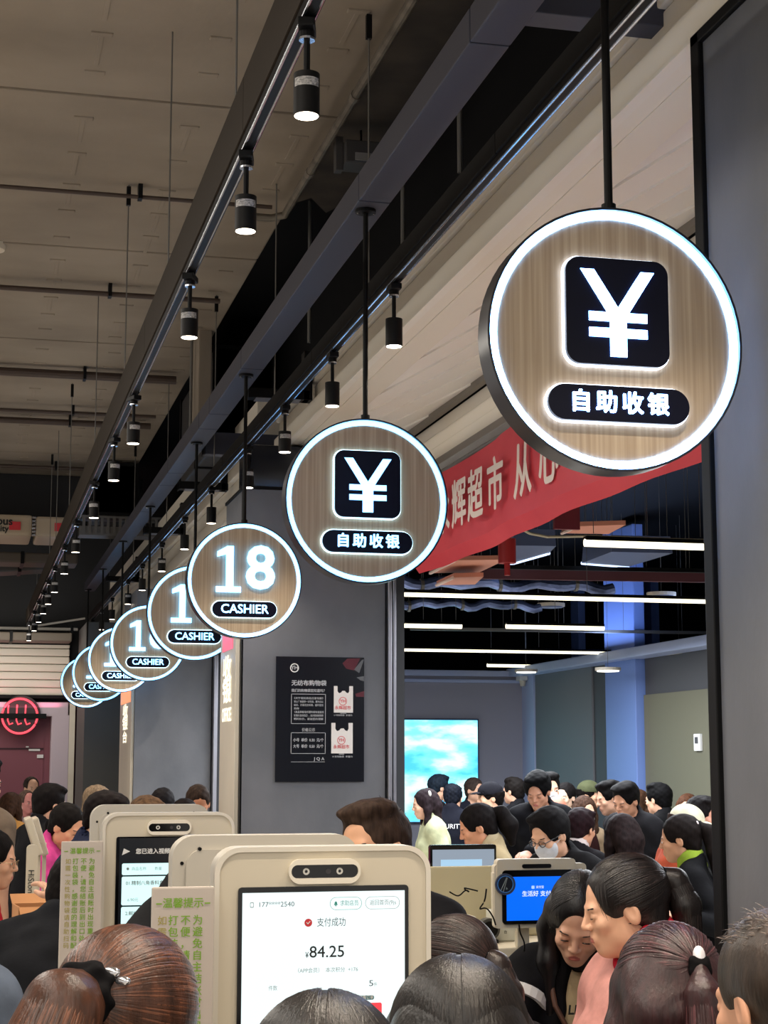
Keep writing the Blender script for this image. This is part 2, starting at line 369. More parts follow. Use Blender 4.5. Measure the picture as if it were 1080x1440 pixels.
# ================================================================== hanging signs
ONE = [(-.068, -.13), (.072, -.13), (.072, -.098), (.03, -.098), (.03, .13), (-.005, .13), (-.062, .098), (-.062, .068), (-.012, .082), (-.012, -.098), (-.068, -.098)]
def poly_mesh(name, polys, y, m, parent, d=.004):
    mb = MB()
    for p in polys: mb.prism(p, y, y + d)
    return mb.done(name, m, parent)
YEN = [[(-.094, .092), (-.060, .092), (0, -.0), (.060, .092), (.094, .092), (.021, -.022), (.021, -.12), (-.021, -.12), (-.021, -.022)],
       [(-.074, -.012), (.074, -.012), (.074, -.034), (-.074, -.034)], [(-.074, -.051), (.074, -.051), (.074, -.073), (-.074, -.073)]]
R0 = .325
def hang_sign(X, Y, Z, kind, num, label, group, ringm, halom):
    t = thing('hanging_sign', label, 'sign', (X, Y, Z), 0, group)
    mb = MB(); mb.ring(circ(R0), circ(R0 - .006), -.014, .064)
    mb.done('rim', mat('sign_rim', (26, 28, 36), .28), t, smooth=True)
    MB().ring(circ(R0 - .006), circ(R0 - .0265), -.0025, .02).done('light_ring', ringm, t)
    MB().prism(circ(R0 - .0265), .0, .02).done('wood_face', WOODS, t)
    ztop = 3.94 - Z
    MB().tube([(0, .025, R0 - .01), (0, .025, ztop - .01)], .0105, 12).done('rod', BLACK, t)
    fl = MB().tube([(0, .025, ztop - .012), (0, .025, ztop)], .042, 20).done('flange', BLACK, t)
    for sx in (-1, 1): MB().tube([(sx * .03, .025, ztop - .018), (sx * .03, .025, ztop - .01)], .006, 8).done('bolt', CHROME, fl)
    b = MB().tube([(0, .025, R0 - .008), (0, .025, R0 + .02)], .018, 12).done('rod_socket', BLACK, t)
    # plates stand proud of the wood with a lit gap behind them
    def plate(nm, w, h, r, cz):
        hl = MB().prism(rrect(w + .008, h + .008, r + .004, 8, 0, cz), -.010, -.001).done(nm + '_halo', halom, t)
        return MB().prism(rrect(w, h, r, 8, 0, cz), -.022, -.010).done(nm, NAVY, t)
    if kind == 'yen':
        p = plate('badge', .262, .262, .036, .063)
        o = poly_mesh('yen_mark', [[(x, z + .072) for x, z in q] for q in YEN], -.0245, ringm, p, .003)
        p = plate('pill', .358, .086, .043, -.163)
        text('characters', [(c, (k - 1.5) * .0655, -.0235, -.163, .056, .035) for k, c in enumerate('自助收银')], ringm, p)
    else:
        mb = MB()
        n = str(num); o = MB().prism([(x - .094, z + .06) for x, z in ONE], -.02, -.012).done('digit', ringm, t)
        g = text_geo(n[1], .335, .022, .008, 'CENTER', 1.02); g.transform(Matrix.Translation((.088, -.016, .06))); link('digit', g, ringm, t)
        p = plate('pill', .362, .088, .044, -.164)
        text('lettering', [('CASHIER', 0, -.0235, -.164, .070, .018, 'CENTER', .98)], ringm, p)
    for o in list(t.children):                                     # the sign is two-sided: same face on the back
        if o.name.split('.')[0] in ('light_ring', 'wood_face', 'badge', 'badge_halo', 'pill', 'pill_halo', 'digit'):
            c = copy_tree(o, t); c.rotation_euler = (0, 0, PI); c.location = (0, .05, 0)
    return t
SX, SZ = 1.487, 2.757
yl = ['largest round yen sign, nearest of the hanging signs, beside the grey pillar', 'second round yen sign, hanging in front of the red banner']
for i, Y in enumerate((3.76, 6.40)): hang_sign(SX, Y, SZ, 'yen', 0, yl[i], 'round signs hung in a row over the checkouts', (RING_W, RING_C)[i], (HALO_W, HALO_C)[i])
for n, Y in ((18, 9.42), (17, 11.57), (16, 14.63), (15, 17.05), (14, 19.6), (13, 22.0)):
    lb = {18: 'large round wooden cashier sign with a complete 18', 17: 'round cashier sign partly hidden behind sign 18', 16: 'round wooden sign reading 16 over CASHIER',
          15: 'round cashier sign directly behind sign 16', 14: 'second farthest round cashier sign', 13: 'farthest and smallest round cashier sign'}[n]
    hang_sign(SX - (.0 if n > 15 else .02), Y, SZ, 'num', n, lb, 'round signs hung in a row over the checkouts', RING_C, HALO_C)
# ================================================================== steel beam and cross arms
t = thing('steel_beam', 'long grey steel box beam that carries the round signs', 'beam', (0, 0, 0))
ys = [-1.0, 2.1, 4.78, 6.32, 9.3, 10.6, 11.1, 12.9, 13.5, 15.0, 17.2, 19.4, 22.3]
for a, b in zip(ys, ys[1:]): MB().box((1.434, a + .004, 3.94), (1.563, b - .004, 4.055), bev=.005).done('beam_section', BEAM, t)
for y in ys[1:-1]: MB().box((1.44, y - .004, 3.944), (1.557, y + .004, 4.05)).done('joint', BLACK, t)
for i, (y, x1, z, m, h) in enumerate(((4.62, 2.3, 3.96, BEAM, .11), (9.9, 1.94, 3.90, BLACK, .06), (11.85, 2.3, 3.90, BEAM, .16), (13.3, 1.94, 3.88, BLACK, .06), (16.0, 1.94, 3.88, BLACK, .06), (20.4, 1.94, 3.88, BLACK, .06))):
    lb = ['dark cross beam joining the steel beam above the largest sign', 'black cross arm between beam and right light track beside sign 18', 'grey cross beam lit blue beyond the poster pillar',
          'black cross arm above the half-hidden sign 17', 'black cross arm above sign 16', 'farthest black cross arm at the beam end'][i]
    t = thing('cross_arm', lb, 'beam', (1.564, y, z), 0, 'cross arms off the steel beam')
    MB().box((0, -.05, 0), (x1 - 1.564, .05, h), bev=.004).done('bar', m, t)
    MB().box((0, -.07, -.005), (.008, .07, h + .01)).done('end_plate', BLACK, t)
    if m is BLACK: MB().box((x1 - 1.6, -.05, -.0), (x1 - 1.55, .05, .30)).done('upright', BLACK, t); MB().box((.05, -.052, -.004), (x1 - 1.62, .052, .0)).done('pale_edge', mat('steel_edge', (120, 122, 132), .4, metal=.5), t)
# ================================================================== light tracks and spotlights
def track(X, z, y0, y1, label, hangs):
    t = thing('light_track', label, 'light track', (X, 0, z))
    y = y0
    while y < y1:
        MB().box((-.03, y, .02), (.03, min(y + 3, y1) - .006, .20 if X < 1 else .09), bev=.003).done('channel', TRACKM if X < 1 else TRACKB, t); y += 3
    MB().box((-.022, y0, -.004), (.022, y1, .02)).done('track_core', BLACK, t)
    for sx in (-1, 1):
        MB().tube([(sx * .0155, y0, -.004), (sx * .0155, y1, -.004)], .0048, 8).done('rail', CHROME, t)
    for y in hangs: MB().tube([(0, y, .08), (0, y, 5.0 - z)], .004, 6).done('hanger_wire', GRAYW, t)
    for y in hangs[::2]: MB().box((-.012, y - .012, 5.0 - z - .12), (.012, y + .012, 5.0 - z - .01)).done('hanger_clip', BLACK, t)
    return t
ZT = 3.655
track(.797, ZT, -4, 24.5, 'left light track with two polished rails, hung on thin wires', (5.35, 7.3, 9.42, 11.7, 14.7, 16.9, 18.2, 21.5))
track(1.61, ZT, -4, 23.6, 'right light track with dark box channel above the signs', (6.9, 9.2, 11.6, 14.5, 17.5, 20.5))
def make_spot(first=None):
    pass
def spotlight(X, Y, label, light, tilt=0, labelsize=True):
    t = thing('spotlight', label, 'spotlight', (X, Y, ZT), tilt, 'black cylinder spotlights on the light tracks')
    MB().box((-.022, -.045, -.034), (.022, .045, -.010), bev=.004).done('adapter', BLACK, t)
    c = MB().tube([(0, 0, -.055), (0, 0, -.034)], .02, 14).done('collar', BLACK, t)
    MB().tube([(0, 0, -.058), (0, 0, -.052)], .021, 14).done('collar_ring', CHROME, c)
    MB().tube([(0, 0, -.155), (0, 0, -.055)], .0085, 8).done('stem', BLACK, t)
    MB().tube([(0, 0, -.262), (0, 0, -.15)], .034, 24).done('housing', mat('spot_black', (13, 12, 12), .5, spec=.2), t, smooth=True)
    MB().tube([(0, 0, -.2625), (0, 0, -.258)], .031, 24).done('lens', SPOTGLOW, t)
    if labelsize:
        mb = MB()
        for k in range(9):
            a0 = -2.6 + k * .24; a1 = a0 + .24
            q = [(.0345 * math.cos(a), .0345 * math.sin(a)) for a in (a0, a1)]
            mb.quad((q[0][0], q[0][1], -.19), (q[1][0], q[1][1], -.19), (q[1][0], q[1][1], -.167), (q[0][0], q[0][1], -.167))
        mb.done('sticker', mat('sticker', (190, 188, 186), .6, noise=1, nscale=(120, 120, 200), rgb2=(90, 90, 92)), t)
    if light:
        l = bpy.data.lights.new('spot_light', 'SPOT'); l.energy = SPOT_W; l.spot_size = math.radians(95); l.spot_blend = .6; l.color = (1, .86, .70); l.shadow_soft_size = .03
        o = bpy.data.objects.new('spot_light', l); COL.objects.link(o); o.parent = t; o.location = (0, 0, -.268)
    return t
LY = [4.12, 5.11, 6.50, 8.81, 10.02, 11.62, 13.6, 15.2, 16.9, 18.2, 19.4, 20.6, 22.0, 23.8]
ordn = ['nearest', 'second', 'third', 'fourth', 'fifth', 'sixth', 'seventh', 'eighth', 'ninth', 'tenth', 'eleventh', 'twelfth', 'thirteenth', 'farthest']
for i, Y in enumerate(LY):
    spotlight(.797, Y, ('nearest spotlight in view on the left track, white sticker round its top' if i == 0 else ordn[i] + ' spotlight along the left track'), i % 2 == 0 or i < 6, random.uniform(-.4, .4), True)
RY = [6.45, 7.64, 8.87, 10.1, 11.7, 13.2, 14.8, 16.5, 18.0, 20.0, 21.6, 23.2]
for i, Y in enumerate(RY):
    spotlight(1.61, Y, ('nearest spotlight on the right track, left of the large yen sign' if i == 0 else (ordn[i] if i < 11 else 'farthest') + ' spotlight along the right track'), i < 8 or i == 10, 0, i in (2, 3, 6, 8))
for Y in (-3, -1.6, -.4, .9, 2.2, 3.1):                          # the tracks go on over and behind the viewer: only the light of those lamps is needed
    for X in (.797, 1.61):
        l = bpy.data.lights.new('spot_light', 'SPOT'); l.energy = SPOT_W; l.spot_size = math.radians(95); l.spot_blend = .6; l.color = (1, .86, .70); l.shadow_soft_size = .03
        o = bpy.data.objects.new('spot_light', l); COL.objects.link(o); o.location = (X, Y, ZT - .268)
# ================================================================== pipes and clutter under the slab
for i, (px, py, r) in enumerate(((0, 262, .012), (0, 404, .018), (0, 522, .035), (0, 576, .016), (0, 590, .03), (0, 655, .02))):
    Y = at(px, py, Z=4.93).y
    t = thing('ceiling_pipe', ['thin conduit crossing under the slab, nearest of all', 'brown pipe crossing under the slab, second from the near side', 'thick brown sprinkler pipe crossing under the slab', 'thin conduit just before a thicker pipe under the slab', 'brown pipe close beyond the thin conduit under the slab', 'farthest pipe under the slab before the bulkhead'][i], 'pipe', (0, Y, 4.93))
    MB().tube([(-5, 0, 0), (1.62, 0, 0)], r, 10).done('pipe', mat('pipe_brown', (66, 52, 44), .6), t, smooth=True)
    for x in (-2.4, -.9, .86): MB().box((x - .012, -.02 - r, -r - .004), (x + .012, .02 + r, .075)).done('clamp', BLACK, t)
t = thing('conduit_pipe', 'galvanised conduit with elbow along the slab edge above the beam', 'pipe', (0, 0, 0))
MB().tube([(1.72, 3.5, 4.9), (1.70, 9.3, 4.9), (1.69, 9.38, 4.88), (1.62, 9.42, 4.87), (1.52, 9.42, 4.87)], .022, 10).done('pipe', mat('galvanised', (128, 120, 108), .45, metal=.5, noise=1, nscale=(3, 9, 3), rgb2=(84, 78, 70)), t, smooth=True)
for y in (5.5, 7.6, 8.7): MB().tube([(1.713 - .0025 * (y - 5), y - .03, 4.9), (1.713 - .0025 * (y - 5), y + .03, 4.9)], .027, 10).done('coupling', _M['galvanised'], t)
p = at(508, 205, Z=4.9)
t = thing('junction_box', 'grey metal junction box with bracket by the coated slab patch', 'box', (p.x, p.y, 4.84))
MB().box((-.1, -.08, -.06), (.1, .08, .06), bev=.008).done('body', mat('jb_grey', (58, 56, 56), .5), t)
for sx in (-1, 1): MB().box((sx * .12 - .02, -.03, -.09), (sx * .12 + .02, .03, .09), bev=.004).done('ear', _M['jb_grey'], t)
MB().box((-.05, -.09, -.05), (.04, -.078, -.01)).done('plate', mat('plate_grey', (120, 118, 116), .4), t)
MB().tube([(0, 0, .05), (.01, .05, .16)], .006, 6).done('cable', BLACK, t)
# black duct and dark lumps above the beam
for nm, lb, lo, hi in (('air_duct', 'large black rectangular duct above the beam beyond the slab edge', (1.80, 13.0, 4.2), (2.27, 15.2, 4.98)),
                       ('air_duct', 'smaller black duct near the bulkhead behind the beam', (1.25, 18.4, 4.40), (1.72, 19.4, 4.95))):
    t = thing(nm, lb, 'duct', lo)
    d = Vector(hi) - Vector(lo)
    MB().box((0, 0, 0), d, bev=.02).done('duct_body', mat('duct_black', (30, 30, 32), .55), t)
    for k in (0, .5, 1): MB().box((-.015, d.y * k * .96, -.015), (d.x + .015, d.y * k * .96 + .04, d.z + .015)).done('flange', BLACK, t)
t = thing('concrete_column', 'short pale concrete beam end beside the black duct', 'column', (1.62, 12.6, 4.2))
MB().box((0, 0, 0), (.1, .5, .85), bev=.01).done('stub', CONC, t)
MB().tube([(-.03, .2, 0), (-.03, .2, .8)], .012, 8).done('riser', GRAYW, t)
for (px, py, Y0, z0) in ((592, 20, 7.6, 3.66), (418, 400, 12, 3.9), (500, 300, 11, 3.9)):
    pass
for i, (x, y, z0) in enumerate(((2.05, 7.0, 4.34), (2.12, 8.3, 4.34), (2.0, 10.2, 4.34))):
    MBt = MB().tube([(x, y, z0), (x, y, 5.3)], .012, 8).done('hanger_rod', GRAYW)
    tag(MBt, ['threaded rod hanging beside the beam, nearest of three', 'threaded rod hanging behind the second yen sign rod', 'threaded rod hanging above the housing end'][i], 'rod')
# beyond the bulkhead: air unit, cable tray, ducts, brace
t = thing('air_handler', 'long beige ceiling air unit with red stickers below the bulkhead', 'air unit', (0, 18.6, 4.16))
MB().box((-3, 0, 0), (.62, .8, .23), bev=.03).done('casing', mat('unit_beige', (176, 160, 138), .55), t)
MB().box((.66, 0, .0), (1.05, .8, .22), bev=.03).done('casing', _M['unit_beige'], t)
for x in (.44, .92): MB().box((x - .06, -.012, .06), (x + .06, -.004, .15)).done('red_label', RED_INK, t)
mb = MB()
for k in range(6): mb.box((.62, -.01, .0 + k * .038), (.66, .01, .02 + k * .038))
mb.done('bolt_strip', CHROME, t)
text('lettering', [('ous', .33, -.012, .15, .12, .03), ('ity', .33, -.012, .07, .09, .03)], BLACK_INK, t)
t = thing('cable_tray', 'perforated grey cable tray right of the air unit', 'tray', (1.12, 18.5, 4.18))
for z in (0, .19): MB().box((0, 0, z), (.95, .3, z + .025)).done('side_rail', mat('tray_grey', (108, 106, 104), .5, metal=.3), t)
for k in range(14): MB().box((.03 + k * .065, .0, .025), (.06 + k * .065, .02, .19)).done('rung', _M['tray_grey'], t)
MB().box((0, .02, .02), (.95, .3, .1)).done('tray_bed', _M['tray_grey'], t)
for i, (z, y, hh, m, x1) in enumerate(((4.03, 20.0, .12, mat('duct_brown', (84, 74, 64), .6), 1.2), (3.98, 20.9, .15, mat('duct_grey', (70, 68, 66), .6), 1.0), (3.42, 24.2, .12, mat('duct_tan', (104, 94, 82), .6), 1.4))):
    t = thing('air_duct', ['brownish flat duct below the beige air unit', 'slanting grey duct low beyond the bulkhead', 'tan duct close above the cream end-wall slats'][i], 'duct', (0, y, z))
    r = Matrix.Rotation(-.09 if i == 1 else 0, 3, 'Y')
    MB().box((-4, 0, 0), (x1, .5, hh), bev=.02, rot=r, piv=(0, 0, 0)).done('duct_body', m, t)
    for x in (-2.5, -.8, .55): MB().box((x, -.015, -.012), (x + .04, .515, hh + .012), rot=r, piv=(0, 0, 0)).done('flange', BLACK, t)
t = thing('wall_conduit', 'pale horizontal conduit and dark bar above the cream slats', 'pipe', (0, 24.6, 3.62))
MB().tube([(-4, 0, 0), (1.5, 0, 0)], .022, 8).done('pipe', mat('pale_pipe', (170, 165, 158), .5), t)
MB().tube([(.8, 0, .02), (1.6, 0, .16)], .016, 8).done('brace', _M['pale_pipe'], t)
for x in (.2, .9, 1.4): MB().box((x, -.03, -.05), (x + .04, .4, .05)).done('bracket', BLACK, t)
# smoke detector at picture's left edge
p = at(0, 348, Z=4.99)
t = thing('smoke_detector', 'pale round smoke detector on the concrete slab', 'detector', (p.x - .06, p.y, 5.0))
MB().tube([(0, 0, -.03), (0, 0, .01)], .09, 24, r1=.1).done('base', mat('detector_white', (205, 196, 180), .5), t, smooth=True)
MB().tube([(0, 0, -.055), (0, 0, -.03)], .045, 20, r1=.06).done('cap', _M['detector_white'], t, smooth=True)
# ================================================================== red neon sign
t = thing('neon_sign', 'round red neon sign with black crossbar on the burgundy shop front', 'sign', (.74, 24.9, 2.40))
NEON = mat('neon_red', (255, 90, 100), .4, emit=(1, .07, .11), es=.9)
MB().prism(circ(.27, 48, .02, .02), .03, .10).done('disc', mat('sign_dark_red', (46, 14, 20), .4), t)
MB().tube([(.245 * math.cos(a), .015, .245 * math.sin(a)) for a in [2 * PI * k / 48 for k in range(49)]], .016, 8, False).done('neon_ring', NEON, t)
for k in (-1, 0, 1):
    MB().tube([(k * .12 - .04, .015, .16), (k * .12 - .045, .015, -.06), (k * .12 - .02, .015, -.12), (k * .12 + .03, .015, -.10)], .011, 8).done('neon_stroke', NEON, t)
MB().box((-.5, -.03, -.035), (.37, .02, .035)).done('crossbar', BLACK, t)
MB().box((-.5, -.03, -.08), (-.46, .02, .4)).done('bracket', BLACK, t)
t = thing('door_fitting', 'small white wall notice on the burgundy shop front', 'notice', (.95, 25.25, 1.86))
MB().box((-.06, 0, .05), (.10, .02, .08), bev=.004).done('strip', WHITE_INK, t)
MB().box((.06, 0, -.05), (.15, .02, 0), bev=.004).done('plate', WHITE_INK, t)
MB().box((-.1, 0, .1), (-.06, .02, .12)).done('corner_piece', WHITE_INK, t)
# ================================================================== poster on the pillar
t = thing('poster', 'black bag-price poster with two white shopping bags on the grey pillar', 'poster', (1.861, 10.494, 1.63))
pw_, ph_ = .562, .772
MB().box((0, -.004, 0), (pw_, 0, ph_)).done('sheet', mat('poster_black', (14, 16, 24), .25), t)
def U(x, y): return ((x - 60) / (940 - 60) * pw_, (1360 - y) / (1360 - 98) * ph_)        # poster crop pixels to metres
def prect(x0, y0, x1, y1): a, b = U(x0, y0), U(x1, y1); return [(a[0], b[1]), (b[0], b[1]), (b[0], a[1]), (a[0], a[1])]
GR = mat('poster_grey', (170, 172, 176), .6)
def frame(x0, y0, x1, y1, w=5): return [prect(x0, y0, x1, y0 + w), prect(x0, y1 - w, x1, y1), prect(x0, y0, x0 + w, y1), prect(x1 - w, y0, x1, y1)]
poly_mesh('text_frame', frame(212, 475, 555, 778) + frame(212, 865, 555, 1078) + [prect(215, 1158, 548, 1162)], -.0055, GR, t, .001)
mb = MB(); c = U(243, 212); mb.ring(circ(.028, 32, *c), circ(.022, 32, *c), -.0055, -.0045); mb.done('round_logo', WHITE_INK, t)
it = [('YH', c[0], -.0055, c[1], .034, .03)]
def tl(s, x0, y, x1, h, bold=.01):
    a = U(x0, y); it.append((s, (U(x0, y)[0] + U(x1, y)[0]) / 2, -.0055, a[1], h / 1262 * ph_ * 1.15, bold, 'CENTER', 1, (x1 - x0) / 880 * pw_))
tl('无纺布购物袋', 215, 368, 560, 52, .03); tl('我们的购物袋您知道吗？', 222, 443, 552, 30, .02)
for k, s in enumerate(('《关于限制商品过度包装》', '禁止厂商提供一次性袋，超市应以', '标价、环保无纺布袋、循环使用', '购物', '《商品零售场所塑料袋有偿使用', '管理办法的规定》，应对使用购物袋', '明码标价，谢谢您的理解')): tl(s, 240, 520 + k * 35, 530 if k != 3 else 290, 22)
tl('价格公示', 320, 840, 450, 34); tl('小号  单价  0.30  元/个', 235, 942, 535, 34, .02); tl('大号  单价  0.50  元/个', 235, 1005, 535, 34, .02); tl('J Q A', 440, 1130, 545, 36, .03)
tl('规格图', 700, 668, 760, 16); tl('小号购物袋  承重约', 635, 690, 820, 18); tl('规格图', 690, 1082, 740, 16); tl('大号购物袋  承重约', 620, 1108, 825, 18)
text('lettering', it, GR, t)
for i, (x0, y0, x1, y1) in enumerate(((636, 392, 828, 662), (612, 766, 826, 1074))):
    wq, hq = x1 - x0, y1 - y0
    P = [(0, 0), (.19, 0), (.19, .2), (.27, .27), (.38, .24), (.44, .18), (.58, .18), (.64, .24), (.74, .27), (.80, .2), (.80, 0), (1, 0), (1, 1), (0, 1)]
    o = poly_mesh('printed_bag', [[U(x0 + a * wq, y0 + b * hq) for a, b in P]], -.0055, mat('bag_white', (222, 218, 214), .6), t, .001)
    c = U(x0 + wq * .47, y0 + hq * .57); mb = MB(); mb.ring(circ(.026, 28, *c), circ(.0225, 28, *c), -.0062, -.0056); mb.done('bag_logo', RED_INK, o)
    text('bag_lettering', [('YH', c[0], -.0062, c[1], .028, .02), ('永辉超市', c[0], -.0062, c[1] - .042, .026, .01)], RED_INK, o)
poly_mesh('red_shape', [[U(*q) for q in ((720, 160), (770, 110), (900, 105), (840, 230), (760, 215))], [U(*q) for q in ((850, 470), (940, 440), (938, 500), (860, 500))]], -.005, mat('poster_red', (84, 18, 34), .5), t, .0005)
poly_mesh('grey_shape', [[U(*q) for q in ((838, 222), (918, 120), (938, 118), (890, 258))], [U(*q) for q in ((862, 300), (938, 288), (938, 340), (900, 330))]], -.0054, mat('poster_shape', (92, 94, 98), .5), t, .0005)
# ================================================================== banner over the opening
t = thing('banner', 'red fabric banner with white characters over the shop opening', 'banner', (0, 0, 0))
mb = MB(); n = 40; V = []
for i in range(n + 1):
    y = 4.75 + (9.9 - 4.75) * i / n; row = []
    for j in range(9):
        z = 2.876 + (3.41 - 2.876) * j / 8 - .012 * math.sin(i / n * PI * 3) * (j / 8)
        x = 2.60 + .012 * math.sin(i * .9 + j * .3) * (1 - j / 8) + .02 * math.sin(i * .25)
        if j == 0: x += .05
        row.append(mb.b.verts.new((x, y, z)))
    V.append(row)
for i in range(n):
    for j in range(8): mb.b.faces.new((V[i][j], V[i + 1][j], V[i + 1][j + 1], V[i][j + 1]))
mb.done('cloth', mat('banner_red', (214, 66, 76), .55, noise=.3, nscale=(2, 2, 4), rgb2=(200, 54, 66)), t, smooth=True)
M = Matrix.Rotation(-PI / 2, 4, 'Z')
for c, y in (('永', 9.15), ('辉', 8.83), ('超', 8.52), ('市', 8.17), ('从', 7.73), ('心', 7.35)):
    text('character', [(c, -y, 2.566, 3.13, .285, .025, 'CENTER', 1)], mat('banner_ink', (232, 216, 204), .6), t, M)
MB().tube([(2.62, 4.7, 3.41), (2.62, 9.95, 3.41)], .012, 8).done('top_cord', GRAYW, t)
# ================================================================== shop interior fittings
LEDM = mat('linear_led', (255, 250, 225), .5, emit=(1, .9, .64), es=1.9)
for i, (a, ya, b, yb, Yy) in enumerate(((825, 762, 996, 769, 8.45), (540, 834, 1100, 848, 11.4), (540, 879, 648, 881, 14.0), (710, 881, 855, 882, 13.9), (540, 915, 968, 919, 17.1), (682, 936, 785, 938, 19.6))):
    xa, xb = at(a, ya, Z=2.9).x, at(b, yb, Z=2.9).x
    lb = ['thick linear ceiling lamp, uppermost in the shop opening', 'long thin linear lamp spanning the whole shop opening', 'short linear lamp at the left of the shop opening', 'short linear lamp in the middle of the shop opening', 'long linear lamp close above the lilac rear wall', 'short linear lamp just over the cornice of the lilac wall'][i]
    t = thing('linear_lamp', lb, 'lamp', (0, Yy, 2.9))
    MB().box((xa, -.025, .012), (xb, .025, .034), bev=.004).done('housing', BLACK, t)
    MB().tube([(xa, 0, .0), (xb, 0, .0)], .022 if i in (0, 3, 2, 5) else .016, 10).done('tube', LEDM, t, smooth=True)
    nw = max(2, int((xb - xa) / 1.7))
    for k in range(nw + 1): MB().tube([(xa + .05 + (xb - xa - .1) * k / nw, 0, .05), (xa + .05 + (xb - xa - .1) * k / nw, 0, 1.4)], .0022, 5).done('hanger_wire', GRAYW, t)
BRN = mat('salmon_board', (214, 142, 116), .6)
def board(label, pts, Z, rz=0):
    P = [at(*q, Z=Z) for q in pts]; c = sum(P, Vector()) / len(P)
    t = thing('hanging_board', label, 'sign', c)
    mb = MB(); lo = [mb.b.verts.new(p - c) for p in P]; hi = [mb.b.verts.new(p - c + Vector((0, 0, .03))) for p in P]
    mb.b.faces.new(lo); mb.b.faces.new(hi[::-1])
    for k in range(len(P)): j = (k + 1) % len(P); mb.b.faces.new((lo[k], hi[k], hi[j], lo[j]))
    mb.done('panel', BRN, t)
    q = [lo_ for lo_ in (P[0] - c, P[-1] - c)]
    for p in q: MB().tube([p * .9 + Vector((0, 0, .02)), p * .9 + Vector((0, 0, 4.3 - c.z))], .0022, 5).done('wire', GRAYW, t)
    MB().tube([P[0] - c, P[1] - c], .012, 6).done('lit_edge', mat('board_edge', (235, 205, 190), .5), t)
    return t
board('salmon board hanging just below the red banner', [(605, 806), (640, 788), (712, 787), (674, 805)], 3.1)
board('smaller salmon board hanging lower behind the banner', [(614, 823), (638, 812), (680, 811), (668, 822)], 3.02)
board('salmon board with dark print hanging over the uppermost lamp', [(790, 750), (812, 740), (880, 738), (856, 751)], 3.3)
t = thing('hanging_board', 'dark red vertical panel hanging left of the printed salmon board', 'sign', at(800, 728, Y=9.6))
MB().box((-.09, 0, -.07), (.07, .03, .13)).done('panel', mat('dark_red', (120, 40, 50), .6), t)
MB().tube([(0, .015, .1), (0, .015, 4.3 - 3.1)], .0022, 5).done('wire', GRAYW, t)
for i, (pts, Z) in enumerate((((715, 792), (718, 766), (782, 768), (776, 790)), ((825, 788), (840, 776), (945, 776), (880, 797)))) if False else enumerate([(((712, 795), (722, 767), (782, 768), (772, 778)), 3.25), (((818, 792), (860, 776), (946, 778), (884, 797)), 3.2)]):
    P = [at(*q, Z=Z) for q in pts]; c = sum(P, Vector()) / 4
    t = thing('ceiling_cassette', ['blue-lit ceiling air cassette left behind the banner edge', 'blue-lit ceiling air cassette below the uppermost lamp'][i], 'air unit', c)
    mb = MB(); lo = [mb.b.verts.new(p - c) for p in P]; hi = [mb.b.verts.new((p - c) * .96 + Vector((0, 0, .12))) for p in P]
    mb.b.faces.new(lo); mb.b.faces.new(hi[::-1])
    for k in range(4): j = (k + 1) % 4; mb.b.faces.new((lo[k], hi[k], hi[j], lo[j]))
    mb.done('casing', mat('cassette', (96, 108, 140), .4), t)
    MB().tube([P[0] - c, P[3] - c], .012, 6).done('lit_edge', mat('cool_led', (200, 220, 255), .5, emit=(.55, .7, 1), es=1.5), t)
    for p in P[1:3]: MB().tube([(p - c) * .9 + Vector((0, 0, .1)), (p - c) * .9 + Vector((0, 0, 4.3 - Z))], .0024, 5).done('rod', GRAYW, t)
FOIL = mat('foil_duct', (130, 148, 200), .3, metal=.6, noise=1, nscale=(4, 9, 9), rgb2=(50, 58, 84), bump=.8, bscale=(20, 20, 20))
for i, (x0, y0_, x1, Yd, r) in enumerate(((577, 818, 862, 12.6, .045), (577, 848, 760, 15.0, .04))):
    z = at(700, y0_, Y=Yd).z; xa, xb = at(x0 - 40, y0_, Y=Yd).x, at(x1, y0_, Y=Yd).x
    t = thing('flexible_duct', ['crumpled foil air duct behind the banner, upper one', 'crumpled foil air duct below the long thin lamp'][i], 'duct', (0, Yd, z))
    pp = [(xa + (xb - xa) * k / 24, 0, .02 * math.sin(k * 1.3) - .03 * abs(math.sin(k * .35))) for k in range(25)]
    MB().tube(pp, r, 10).done('hose', FOIL, t, smooth=True)
    for k in (4, 12, 20): MB().tube([pp[k], (pp[k][0], 0, 4.3 - z)], .0022, 5).done('wire', GRAYW, t); MB().tube([(pp[k][0] - .012, 0, pp[k][2]), (pp[k][0] + .012, 0, pp[k][2])], r + .012, 10).done('strap', GRAYW, t)
for i, (px, wpx, y0_, Yd) in enumerate(((879, 36, 720, 20.9), (920, 13, 800, 21.5), (817, 11, 850, 21.5))):
    c = at(px, 800, Y=Yd); wd = wpx / 2400 * Yd
    o = MB().box((c.x - wd / 2, Yd, 2.6), (c.x + wd / 2, Yd + .3, 4.3), bev=.01).done('wall_column', _M['blue_lit_column'])
    struct('', ['wide blue-lit column above the olive wall', 'slim blue-lit column right of the wide one', 'slim blue-lit column left of the wide one'][i], 'column', o)
